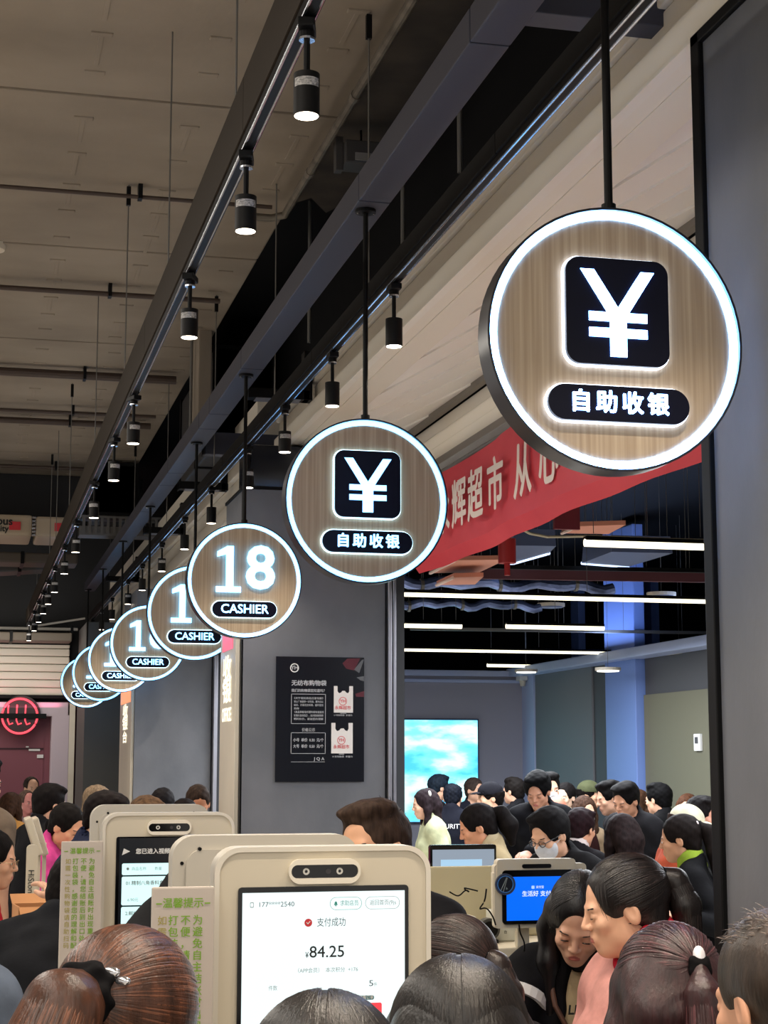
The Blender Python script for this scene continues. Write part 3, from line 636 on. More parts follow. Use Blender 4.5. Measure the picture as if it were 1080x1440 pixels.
for i, (px, py, Y) in enumerate(((775, 853, 15.2), (740, 945, 18.5), (855, 943, 16.2), (930, 838, 14), (860, 793, 13))):
    c = at(px, py, Y=Y); lit = i in (1, 2)
    t = thing('ceiling_disc', ['pale round disc lamp below the crumpled duct', 'round downlight beside the wall corner', 'bright oval downlight under the pale blue band', 'small pale panel lamp above the blue band', 'pale ceiling disc among the wires by the uppermost lamp'][i], 'lamp', c)
    MB().tube([(0, 0, 0), (0, 0, .03)], .13, 24).done('body', _M['detector_white'], t)
    MB().tube([(0, 0, -.01), (0, 0, .0)], .11, 24).done('diffuser', mat('downlight', (255, 252, 240), .5, emit=(1, .95, .85), es=3.0) if lit else _M['cassette'], t)
    MB().tube([(0, 0, .03), (0, 0, 4.3 - c.z)], .0022, 5).done('wire', GRAYW, t)
t = thing('cable', 'pale cable sagging under the banner edge', 'cable', (0, 0, 0))
MB().tube([at(728, 741, Y=8.6), at(745, 750, Y=8.8), at(770, 755, Y=9), at(830, 754, Y=9), at(900, 757, Y=9), at(996, 760, Y=9)], .008, 6).done('strand', mat('pale_cable', (190, 178, 150), .6), t, smooth=True)
MB().tube([at(996, 760, Y=9), at(996, 760, Y=9) + Vector((0, 0, 4.298 - at(996, 760, Y=9).z))], .003, 6).done('riser', GRAYW, t)
for i, (y0_, Yd, x0, x1) in enumerate(((806, 12.2, 640, 1000), (884, 16.4, 577, 1000), (797, 11.9, 690, 1000))):
    a, b = at(x0, y0_, Y=Yd), at(x1, y0_ + 6, Y=Yd)
    t = thing('ceiling_rail', ['maroon hanging rail across the shop ceiling', 'thin pale rail behind the short lamps', 'thin dark rail above the crumpled duct'][i], 'rail', a)
    d = b - a
    MB().box((0, -.02, -.015 if i else -.04), (d.x, .02, .015 if i else .05), rot=Matrix.Rotation(-math.atan2(d.z, d.x), 3, 'Y'), piv=(0, 0, 0)).done('bar', (mat('maroon', (84, 40, 46), .6), GRAYW, BLACK)[i], t)
    for k in range(5): q = d * (.1 + .2 * k); MB().tube([q, (q.x, q.y, 4.3 - a.z)], .0022, 5).done('wire', GRAYW, t)
# lanterns by the banner
p = at(713, 775, Y=10.6)
t = thing('paper_lantern', 'small red decorative lantern hanging behind the banner', 'lantern', p)
MB().tube([(0, 0, -.08), (0, 0, -.05), (0, 0, 0), (0, 0, .05), (0, 0, .08)], .06, 12).done('shade', mat('lantern_red', (170, 40, 40), .5), t, smooth=True)
MB().tube([(0, 0, .08), (0, 0, 4.3 - p.z)], .0022, 5).done('cord', GRAYW, t)
MB().tube([(0, 0, -.16), (0, 0, -.08)], .02, 8).done('tassel', _M['lantern_red'], t)
# lit screen on the rear wall
t = thing('wall_screen', 'glowing cyan picture wall screen on the lilac rear wall', 'screen', (0, 20.28, 0))
MB().box((4.6, -.05, 1.02), (6.12, .02, 2.28), bev=.008).done('frame', mat('screen_frame', (60, 66, 90), .4), t)
m = mat('screen_picture', (0, 0, 0), .4); nt = m.node_tree; bs = nt.nodes['Principled BSDF']
tc = nt.nodes.new('ShaderNodeTexCoord'); mp = nt.nodes.new('ShaderNodeMapping'); nz = nt.nodes.new('ShaderNodeTexNoise'); rp = nt.nodes.new('ShaderNodeValToRGB')
mp.inputs['Scale'].default_value = (1.1, 1, 2.6); mp.inputs['Rotation'].default_value = (0, .55, 0); nt.links.new(tc.outputs['Object'], mp.inputs[0]); nt.links.new(mp.outputs[0], nz.inputs[0])
nz.inputs['Scale'].default_value = 1.3; nz.inputs['Detail'].default_value = 5; nt.links.new(nz.outputs['Fac'], rp.inputs[0])
rp.color_ramp.elements[0].position = .36; rp.color_ramp.elements[0].color = (.06, .48, .86, 1); rp.color_ramp.elements[1].position = .57; rp.color_ramp.elements[1].color = (.62, 1, 1, 1)
e = rp.color_ramp.elements.new(.48); e.color = (.2, .8, 1, 1)
nt.links.new(rp.outputs[0], bs.inputs['Emission Color']); bs.inputs['Emission Strength'].default_value = 1.35
MB().box((4.62, -.056, 1.04), (6.1, -.05, 2.26)).done('picture', m, t)
p = at(981, 1044, X=6.7)
t = thing('wall_box', 'small white switch plate on the olive wall', 'switch', (6.72, p.y, p.z))
MB().box((-.03, -.07, -.08), (0, .07, .08), bev=.006).done('plate', WHITE_INK, t); MB().box((-.036, -.03, -.01), (-.03, .03, .05)).done('window', SHD, t)
p = at(735, 957, Y=20.1)
t = thing('security_camera', 'small white dome camera in the corner of the lilac wall', 'camera', p)
MB().box((-.05, -.05, .0), (.05, .12, .06), bev=.01).done('mount', WHITE_INK, t); MB().tube([(0, 0, -.07), (0, 0, -.03), (0, 0, 0)], .03, 12, r1=.045).done('dome', _M['detector_white'], t, smooth=True)
# ================================================================== self-checkout kiosks
SCRW = mat('display_white', (10, 10, 10), .3, emit=(.80, .93, .93), es=1.0)
SCRC = mat('display_cyan', (10, 10, 10), .3, emit=(.66, 1.0, .98), es=1.0)
SCRB = mat('display_blue', (10, 10, 10), .3, emit=(.0, .13, .95), es=1.0)
TEAL = mat('teal_ink', (60, 150, 140), .6); GREYI = mat('grey_ink', (130, 140, 142), .6); DISPGREY = mat('display_grey', (10, 10, 10), .3, emit=(.30, .36, .44), es=.8)
def kiosk(label, loc, rz, W=.362, top=1.613, front=True):
    t = thing('checkout_kiosk', label, 'kiosk', (loc[0], loc[1], 0), rz, 'self-checkout kiosks standing back to back')
    H = .62; cz = top - H / 2
    MB().prism(rrect(W, H, .042, 8, 0, cz), .012, .058).done('shell', WHITEP2, t, smooth=True)
    o = MB().ring(rrect(W, H, .042, 8, 0, cz), rrect(W - .016, H - .016, .036, 8, 0, cz), .0, .014).done('rim', mat('rim_cream', (216, 209, 194), .3, coat=.3), t, smooth=True)
    o = MB().prism(rrect(W - .016, H - .016, .036, 8, 0, cz), .004, .014).done('front_panel', WHITEP, t)
    MB().prism(rrect(W - .05, H - .05, .03, 8, 0, cz), .058, .066).done('back_cover', WHITEP2, t)
    for sx in (-1, 1):
        for z in (top - .012 - .012, cz, top - H + .03): MB().tube([(sx * (W / 2 - .05), .056, z), (sx * (W / 2 - .05), .068, z)], .0035, 8).done('screw', BLACK, t)
        MB().tube([(sx * (W / 2 - .018), .05, top - .05), (sx * (W / 2 - .018), .0595, top - .05)], .0035, 8).done('screw', BLACK, t)
    c = MB().ring(rrect(.120, .040, .019, 8, 0, top - .040), rrect(.112, .0215, .0105, 8, 0, top - .040), -.006, .005).done('camera_bar', mat('rim_cream2', (232, 224, 206), .3), t, smooth=True)
    MB().prism(rrect(.113, .022, .0105, 8, 0, top - .040), -.002, .004).done('camera_window', BLK2, c)
    for x in (-.031, .025): MB().ring(circ(.0055, 16, x, top - .040), circ(.0026, 16, x, top - .040), -.0035, -.002).done('lens', mat('lens_ring', (200, 198, 190), .3), c)
    MB().prism(circ(.0045, 14, .006, top - .040), -.003, -.002).done('sensor', mat('sensor', (50, 48, 50), .3), c)
    s = MB().prism(rrect(.285, .50, .006, 3, .0, top - .064 - .25), -.0005, .005).done('screen', BLK2, t)
    MB().box((-.10, .06, .10), (.10, .14, top - H + .12), bev=.012).done('pedestal', WHITEP2, t)
    MB().box((-.15, -.1, 0), (.15, .16, .10), bev=.015).done('base', WHITEP2, t)
    MB().box((-.16, -.22, .82), (.16, .08, .86), bev=.01).done('shelf', WHITEP, t)
    return t, s, top
# nearest kiosk (payment page)
k1, s, T = kiosk('nearest checkout kiosk with a bright payment screen showing 84.25', (.581, 2.803), 0)
d = MB().box((-.1355, -.002, T - .555), (.1355, -.0005, T - .073)).done('display', SCRW, k1)
def UA(x, y): return ((x - 527) / 3.375 * .362 / 307, T - .0005 - ((1200 + y / 3.375) - 1190) * .362 / 307)   # crop px to kiosk metres
def line(it, s_, x0, x1, y, hpx, bold=0):
    a, b = UA(x0, y), UA(x1, y); it.append((s_, (a[0] + b[0]) / 2, -.0028, a[1], hpx / 3.375 * .362 / 307 * 1.2, bold, 'CENTER', 1, b[0] - a[0]))
it = []; line(it, '177****2540', 215, 380, 228, 26); line(it, '支付成功', 492, 628, 316, 36); line(it, '5', 742, 762, 598, 32); text('text_dark', it, mat('dark_ink', (60, 66, 70), .7), d)
it = []; line(it, '84.25', 458, 622, 450, 62, .008); line(it, '¥', 437, 452, 462, 30, .01); text('amount', it, BLACK_INK, d)
it = []; line(it, '求助店员', 602, 690, 229, 23); text('text_teal', it, TEAL, d)
for a_ in (('返回首页(9)s', 745, 872, 229, 22), ('（APP会员）  本次积分  +176', 395, 680, 532, 20), ('件数', 265, 305, 607, 20), ('件', 765, 780, 604, 16), ('打印', 300, 350, 735, 30)):
    it = []; line(it, *a_); text('text_grey', it, GREYI, d)
def pill(nm, x0, y0, x1, y1, m, fill=None):
    a, b = UA(x0, y0), UA(x1, y1); w_, h_ = b[0] - a[0], a[1] - b[1]; cx, cz = (a[0] + b[0]) / 2, (a[1] + b[1]) / 2
    r = h_ / 2 - .0004 if fill is None else .003
    if fill is None: MB().ring(rrect(w_, h_, r, 6, cx, cz), rrect(w_ - .0012, h_ - .0012, r - .0006, 6, cx, cz), -.0028, -.0022).done(nm, m, d)
    else: MB().prism(rrect(w_, h_, r, 6, cx, cz), -.0026, -.0021).done(nm, m, d)
pill('button_outline', 553, 200, 706, 258, TEAL); pill('button_outline', 723, 200, 890, 258, GREYI)
pill('red_button', 535, 686, 803, 782, mat('button_red', (228, 60, 70), .5, emit=(.75, .04, .06), es=.6), 1); pill('small_banner', 575, 652, 766, 672, mat('teal_dark', (40, 110, 118), .5), 1)
pill('button_outline', 234, 688, 530, 790, mat('pale_line', (200, 222, 222), .5), None) if False else None
it = []; line(it, '可查看超市APP查看订单', 580, 762, 662, 17, .01); line(it, '小票', 690, 755, 733, 36, .01); text('text_white', it, WHITE_INK, d)
c = UA(450, 314); MB().prism(circ(.0065, 24, *c), -.0026, -.0021).done('check_disc', RED_INK, d)
poly_mesh('check_mark', [[(c[0] + x * .0065, c[1] + z * .0065) for x, z in ((-.55, .05), (-.4, .2), (-.12, -.1), (.42, .45), (.56, .3), (-.12, -.42))]], -.003, WHITE_INK, d, .0003)
c = UA(581, 229); poly_mesh('bell_icon', [[(c[0] + x * .004, c[1] + z * .004) for x, z in ((-.9, -.6), (-.6, -.2), (-.5, .5), (0, 1), (.5, .5), (.6, -.2), (.9, -.6))], circ(.0011, 8, c[0], c[1] - .0034)], -.0028, TEAL, d, .0004)
c = UA(183, 228); MB().ring(rrect(.006, .0085, .0015, 3, *c), rrect(.0046, .0062, .001, 3, *c), -.0028, -.0022).done('phone_icon', GREYI, d)
# its back-to-back twin, the second pair behind
k2, s, T2 = kiosk('checkout kiosk showing its plain back, just behind the nearest kiosk', (.556, 3.275), PI, .353, 1.615)
MB().box((-.135, -.002, T2 - .555), (.135, -.0005, T2 - .073)).done('display', DISPGREY, k2)
k3, s, T3 = kiosk('checkout kiosk with item-list screen behind the left notice board', (.55, 4.745), 0, .36, 1.614)
d3 = MB().box((-.134, -.002, T3 - .555), (.134, -.0005, T3 - .068)).done('display', mat('display_navy', (16, 22, 30), .3), k3)
rows = [(.135, .166), (.170, .246), (.250, .330), (.334, .414), (.418, .498)]
for a, b in rows: MB().prism(rrect(.252, b - a, .004, 3, .0, T3 - .0 - (a + b) / 2), -.0028, -.002).done('list_row', SCRC, d3)
text('header_text', [('您已进入视频监控区域', -.09, -.0028, T3 - .104, .0155, .03, 'LEFT', 1)], WHITE_INK, d3)
poly_mesh('arrow_icon', [[(-.117 + x * .01, T3 - .104 + z * .009) for x, z in ((-1, -1), (1.2, .1), (-.5, 1))]], -.003, WHITE_INK, d3, .0005)
text('list_text', [('●  商品名称        数量', -.115, -.0032, T3 - .150, .010, 0, 'LEFT', 1), ('01.精制八角香料盒装500克', -.115, -.0032, T3 - .188, .0125, .02, 'LEFT', 1), ('6.90元', -.11, -.0032, T3 - .232, .011, 0, 'LEFT', 1), ('2.鲜切哈密瓜约', -.115, -.0032, T3 - .268, .0125, .02, 'LEFT', 1), ('9.90元', -.11, -.0032, T3 - .312, .011, 0, 'LEFT', 1), ('3.购物袋大号', -.115, -.0032, T3 - .352, .0125, .02, 'LEFT', 1), ('0.50', -.11, -.0032, T3 - .395, .011, 0, 'LEFT', 1)], GREYI, d3)
k4, s, T4 = kiosk('farther checkout kiosk showing its back over the item-list kiosk', (.558, 5.36), PI, .36, 1.622)
MB().box((-.135, -.002, T4 - .555), (.135, -.0005, T4 - .073)).done('display', DISPGREY, k4)
# notice boards with green print
NOTB = mat('notice_board', (190, 179, 168), .45)
OCH = mat('ochre_ink', (160, 150, 60), .7)
def notice(label, loc, rz, W, top):
    t = thing('notice_board', label, 'notice', (loc[0], loc[1], 0), rz, 'green-printed notice boards beside the kiosks')
    MB().box((-W / 2, 0, top - .62), (W / 2, .008, top), bev=.003).done('panel', NOTB, t)
    MB().tube([(-.02, .02, 0), (-.02, .02, top - .1)], .012, 10).done('post', WHITEP2, t)
    MB().tube([(-.02, .02, 0), (-.02, .02, .02)], .035, 20).done('foot', WHITEP2, t)
    it = [('温馨提示', 0, -.001, top - .026, .0165, .012)]
    for i, s_ in enumerate(('为避免自主结账时出现重扫、漏扫', '不便，请您结账后到出口处找工作人', '打包装袋，感谢您的理解和配合！')):
        for k, ch in enumerate(s_): it.append((ch, W * (.235 - .195 * i), -.001, top - .053 - .0182 * k, .0165, .01))
    text('green_text', it, GREEN_INK, t)
    it = [(ch, W * (.235 - .195 * 3 + .02), -.001, top - .053 - .0182 * k, .0155, 0) for k, ch in enumerate('如需一次性购物袋请自助扫码')]
    text('faded_text', it, OCH, t)
    poly_mesh('title_dash', [[(-W * .43, top - .025), (-W * .34, top - .025), (-W * .34, top - .027), (-W * .43, top - .027)], [(W * .34, top - .025), (W * .43, top - .025), (W * .43, top - .027), (W * .34, top - .027)]], -.0014, GREEN_INK, t, .0004)
p = dp(258, 1247, 2.72); notice('notice board with green vertical print beside the nearest kiosk', (p.x, p.y), 0.0, .100, p.z)
p = dp(116, 1183, 4.55); notice('notice board with green vertical print beside the item-list kiosk', (p.x, p.y), 0.0, .110, p.z)
# right-hand till counter with its devices
ct = dp(735, 1375, 5.3)
t = thing('till_counter', 'cream till counter with wooden edge under the blue-screen terminal', 'counter', (1.74, 5.57, 0))
CB = mat('counter_cream', (206, 196, 172), .5)
MB().box((-.22, -.28, 0), (.55, .13, 1.055), bev=.008).done('body', CB, t)
MB().box((-.24, -.30, 1.055), (.57, .14, 1.085), bev=.006).done('wood_edge', mat('wood_edge', (150, 112, 76), .5, noise=1, nscale=(2, 40, 40), rgb2=(110, 78, 50)), t)
MB().box((-.22, -.24, 1.085), (.55, .13, 1.1645), bev=.006).done('riser', CB, t)
MB().box((-.22, .115, 1.165), (.2, .135, 1.40), bev=.006).done('back_panel', mat('panel_yellowish', (200, 188, 150), .5), t)
def small_box(name, label, cat, loc, size, m, extra=None):
    t = thing(name, label, cat, loc)
    MB().box((-size[0] / 2, -size[1] / 2, 0), (size[0] / 2, size[1] / 2, size[2]), bev=.006).done('case', m, t)
    MB().box((-size[0] / 2 + .008, -size[1] / 2 - .002, size[2] * .62), (size[0] / 2 - .008, -size[1] / 2 + .002, size[2] * .66)).done('seam', mat('seam_grey', (140, 136, 126), .6), t)
    if extra: extra(t)
    return t
GW = mat('device_white', (205, 206, 196), .4)
def slot(t): MB().prism(rrect(.05, .009, .004, 4, 0, .074), -.052, -.046).done('status_light', mat('cyan_led', (120, 230, 240), .4, emit=(.3, .85, .95), es=.9), t)
p = dp(653, 1298, 5.5); small_box('receipt_printer', 'white receipt printer with a cyan status light on the till counter', 'printer', (p.x, p.y + .05, 1.165), (.085, .09, .092), GW, slot)
p = dp(692, 1330, 5.35); small_box('power_box', 'low white box with rounded edge right of the receipt printer', 'box', (p.x + .008, 5.53, 1.165), (.10, .10, .055), GW)
p = dp(752, 1310, 5.35)
def lab(t): text('lettering', [('自助收银', 0, -.052, .05, .012, .01), ('台', 0, -.052, .03, .012, .01)], BLACK_INK, t)
small_box('label_box', 'white box with small print below the blue-screen terminal', 'box', (p.x, 5.57, 1.165), (.075, .10, .098), GW, lab)
p = dp(738, 1395, 5.25); small_box('card_reader', 'pale grey card reader low on the counter edge', 'reader', (p.x - .02, 5.283, 1.0855), (.07, .08, .03), GW)
p = dp(720, 1320, 5.35); t = thing('desk_fan', 'small round grey fan beside the low white box', 'fan', (p.x, 5.49, 1.165))
MB().tube([(0, -.02, .045), (0, .02, .045)], .035, 20).done('body', mat('fan_dark', (70, 70, 68), .5), t, smooth=True); MB().tube([(0, -.024, .045), (0, -.02, .045)], .026, 20).done('grille', BLACK, t); MB().box((-.03, -.02, 0), (.03, .02, .012), bev=.003).done('foot', BLACK, t)
for i, (lb, pts) in enumerate((('black cable bundle under the grey till monitor', ((632, 1254), (645, 1262), (655, 1250), (662, 1256), (648, 1247), (672, 1253))),
                              ('black cable looping left of the blue-screen terminal', ((684, 1250), (682, 1268), (672, 1280), (684, 1275), (694, 1290), (697, 1301))),
                              ('thin black cable hanging by the label box', ((730, 1300), (731, 1312), (738, 1325), (737, 1338))))):
    t = thing('cable', lb, 'cable', (0, 0, 0)); P = [dp(x, y, (5.1, 5.0, 4.98, 5.25)[i]) for x, y in pts]; Q = []
    for a, b in zip(P, P[1:]):
        for k in range(4): Q.append(a.lerp(b, k / 4))
    Q.append(P[-1])
    for _ in range(3): Q = [Q[0]] + [(Q[j - 1] + Q[j] * 2 + Q[j + 1]) / 4 for j in range(1, len(Q) - 1)] + [Q[-1]]
    MB().tube(Q, .0024, 6).done('strand', BLACK if i < 3 else GREYI, t, smooth=True)
# blue landscape terminal
p = dp(757, 1300, 5.44)
t = thing('payment_terminal', 'landscape terminal with bright blue screen and round dark sticker', 'terminal', (p.x, p.y, 0))
zb = p.z; W_ = .31
MB().prism(rrect(W_, .20, .012, 4, .01, zb + .09), .0, .03).done('shell', WHITEP, t, smooth=True)
MB().prism(rrect(.265, .075, .012, 4, -.005, zb + .168), -.004, .03).done('camera_bar', WHITEP, t, smooth=True)
MB().prism(rrect(.098, .013, .006, 4, -.005, zb + .183), -.007, -.003).done('camera_window', BLK2, t)
MB().prism(rrect(.266, .168, .012, 4, .012, zb + .087), -.006, .0).done('screen', BLK2, t)
d = MB().box((-.107, -.008, zb + .014), (.128, -.006, zb + .15)).done('display', SCRB, t)
text('screen_text', [('生活好 支付宝', .002, -.0088, zb + .096, .0185, .02), ('支付宝', .004, -.0088, zb + .117, .009, .01)], mat('screen_white', (230, 240, 255), .5, emit=(.75, .85, 1), es=.6), d)
MB().prism(rrect(.010, .010, .002, 3, -.019, zb + .117), -.0088, -.008).done('icon', mat('icon_pale', (170, 200, 255), .5, emit=(.4, .6, 1), es=.6), d)
st = MB().prism(circ(.0335, 32, -.113, zb + .128), -.014, -.009).done('round_sticker', mat('sticker_dark', (18, 24, 36), .4), t)
MB().ring(circ(.0335, 32, -.113, zb + .128), circ(.029, 32, -.113, zb + .128), -.016, -.014).done('sticker_rim', mat('sticker_rim', (60, 70, 96), .4), st)
MB().ring(circ(.027, 32, -.113, zb + .128), circ(.0245, 32, -.113, zb + .128), -.016, -.014).done('sticker_ring', mat('sticker_blue', (70, 130, 200), .4), st)
poly_mesh('sticker_mark', [[(-.113 + x * .03, zb + .128 + z * .03) for x, z in q] for q in (((-.6, -.7), (-.52, -.72), (.2, .72), (.12, .74)), ((-.3, -.8), (-.22, -.8), (.24, .66), (.18, .7)), ((.02, -.55), (.26, -.5), (.1, -.28)))], -.0162, GREYI, st, .0015)
MB().box((-.150, .004, zb + .02), (-.13, .025, zb + .165), bev=.004).done('side_plate', WHITEP, t)
MB().box((-.06, .03, 1.165), (-.02, .06, zb + .06), bev=.004).done('stand', WHITEP, t); MB().box((.05, .03, 1.165), (.09, .06, zb + .06), bev=.004).done('stand', WHITEP, t)
# grey monitor behind
p = dp(652, 1250, 5.9)
t = thing('till_monitor', 'grey-screened monitor behind the nearest kiosk edge', 'monitor', (p.x, p.y, 0)); zb = p.z
MB().prism(rrect(.238, .15, .008, 4, 0, zb + .075), 0, .025).done('frame', BLK2, t)
d = MB().box((-.111, -.002, zb + .012), (.111, 0, zb + .134)).done('display', DISPGREY, t)
MB().box((-.082, -.004, zb + .024), (.066, -.002, zb + .10)).done('page', mat('display_page', (10, 10, 10), .3, emit=(.38, .6, .8), es=.9), d)
text('page_text', [('电子小票 查询', -.03, -.005, zb + .062, .012), ('打印   退出', -.02, -.005, zb + .04, .010, .02)], mat('page_ink', (60, 80, 100), .6), d)
MB().box((-.02, .025, 1.2), (.02, .05, zb + .05)).done('stand', BLACK, t); MB().box((-.07, -.02, 1.2), (.07, .09, 1.212), bev=.004).done('stand_foot', BLACK, t)
t = thing('monitor_shelf', 'plain cream rear counter that carries the grey monitor', 'counter', (p.x, p.y, 0))
MB().box((-.3, -.03, 0), (.3, .45, 1.18), bev=.008).done('body', CB, t); MB().box((-.31, -.035, 1.18), (.31, .46, 1.199), bev=.005).done('top', CB, t)
# left-hand devices
p = dp(46, 1190, 7.0)
t = thing('scale_column', 'slim white scale column with dark lettering at the left checkout', 'scale', (p.x, p.y, 0))
MB().prism(rrect(.046, .27, .018, 5, 0, p.z - .13), 0, .05).done('head', WHITEP, t, smooth=True)
MB().box((-.02, .01, .9), (.012, .045, p.z - .2), bev=.008).done('column', WHITEP, t)
g = text('lettering', [('HiStone', 0, -.001, 0, .034, .004)], BLACK_INK, t); g.matrix_parent_inverse = Matrix.Identity(4); g.location = (-.004, -.001, p.z - .15); g.rotation_euler = (0, PI / 2, 0)
t2 = thing('left_counter', 'low checkout counter of the left island behind the scale column', 'counter', (p.x + .12, p.y - .05, 0))
MB().box((-.15, -.15, 0), (.08, .95, .9), bev=.01).done('body', CB, t2); MB().box((-.16, -.16, .88), (.09, .96, .905), bev=.005).done('top', mat('counter_dark', (60, 56, 52), .4), t2)
for i in range(2):
    a = dp(40 + i * 9, 1151, 7.35 + i * .3); b = dp(56 + i * 8, 1203, 7.35 + i * .3)
    t = thing('tilted_display', ['tilted white display back, left of two at the left checkout', 'tilted white display back, right of two at the left checkout'][i], 'display', (b.x, b.y, 0)); dv = a - b
    MB().box((-.016, 0, 0), (.016, .24, dv.length), bev=.008, rot=Matrix.Rotation(math.atan2(dv.x, dv.z), 3, 'Y'), piv=(0, 0, 0)).done('housing', WHITEP, t, loc=(0, 0, b.z))
    MB().box((-.008, .1, .907), (.008, .14, b.z + .05)).done('neck', WHITEP, t); MB().box((-.012, .04, .907), (.012, .2, .92), bev=.004).done('foot', WHITEP, t)
p = dp(66, 1272, 6.6)
t = thing('cardboard_box', 'open brown cardboard box on the left checkout behind the notice board', 'box', (p.x + .01, p.y, 1.0 - .02), .1)
KB = mat('cardboard', (190, 134, 84), .8, noise=.5, nscale=(4, 4, 4), rgb2=(172, 118, 72))
bz = p.z - .98
for lo, hi, nm in (((-.13, -.10, 0), (.13, -.094, bz), 'front_wall'), ((-.13, .094, 0), (.13, .10, bz), 'back_wall'), ((-.13, -.1, 0), (-.124, .1, bz), 'side_wall'), ((.124, -.1, 0), (.13, .1, bz), 'side_wall'), ((-.13, -.1, 0), (.13, .1, .006), 'bottom')): MB().box(lo, hi).done(nm, KB, t)
MB().box((-.13, -.19, bz - .004), (.13, -.1, bz), rot=Matrix.Rotation(.5, 3, 'X'), piv=(0, -.1, bz)).done('flap', KB, t); MB().box((-.13, .1, bz - .004), (.13, .18, bz), rot=Matrix.Rotation(.4, 3, 'X'), piv=(0, .1, bz)).done('flap', KB, t)
text('box_print', [('HG', -.02, -.1012, bz - .06, .035, .01)], mat('box_ink', (70, 50, 40), .7), t)
t2 = thing('bag_stand', 'dark low counter carrying the cardboard box', 'counter', (p.x, p.y, 0)); MB().box((-.12, -.15, 0), (.13, .17, .96), bev=.01).done('body', CB, t2); MB().box((-.14, -.18, .96), (.15, .18, .979), bev=.004).done('top', _M['counter_dark'], t2)
for i, (px, py, sz) in enumerate(((52, 1262, .035), (62, 1258, .05))):
    p = dp(px, py, 6.98 + .08 * i); t = thing('hand_scanner', ['small white scanner beside the scale column', 'white payment pad right of the small scanner'][i], 'scanner', (p.x, p.y, 0))
    MB().box((-sz / 2, -.03, p.z - .03), (sz / 2, .03, p.z), bev=.008).done('head', WHITEP, t, smooth=True); MB().tube([(0, 0, .9), (0, 0, p.z - .02)], .012, 8).done('stem', WHITEP, t); MB().box((-.03, -.03, .9), (.03, .03, .915), bev=.004).done('foot', WHITEP, t)
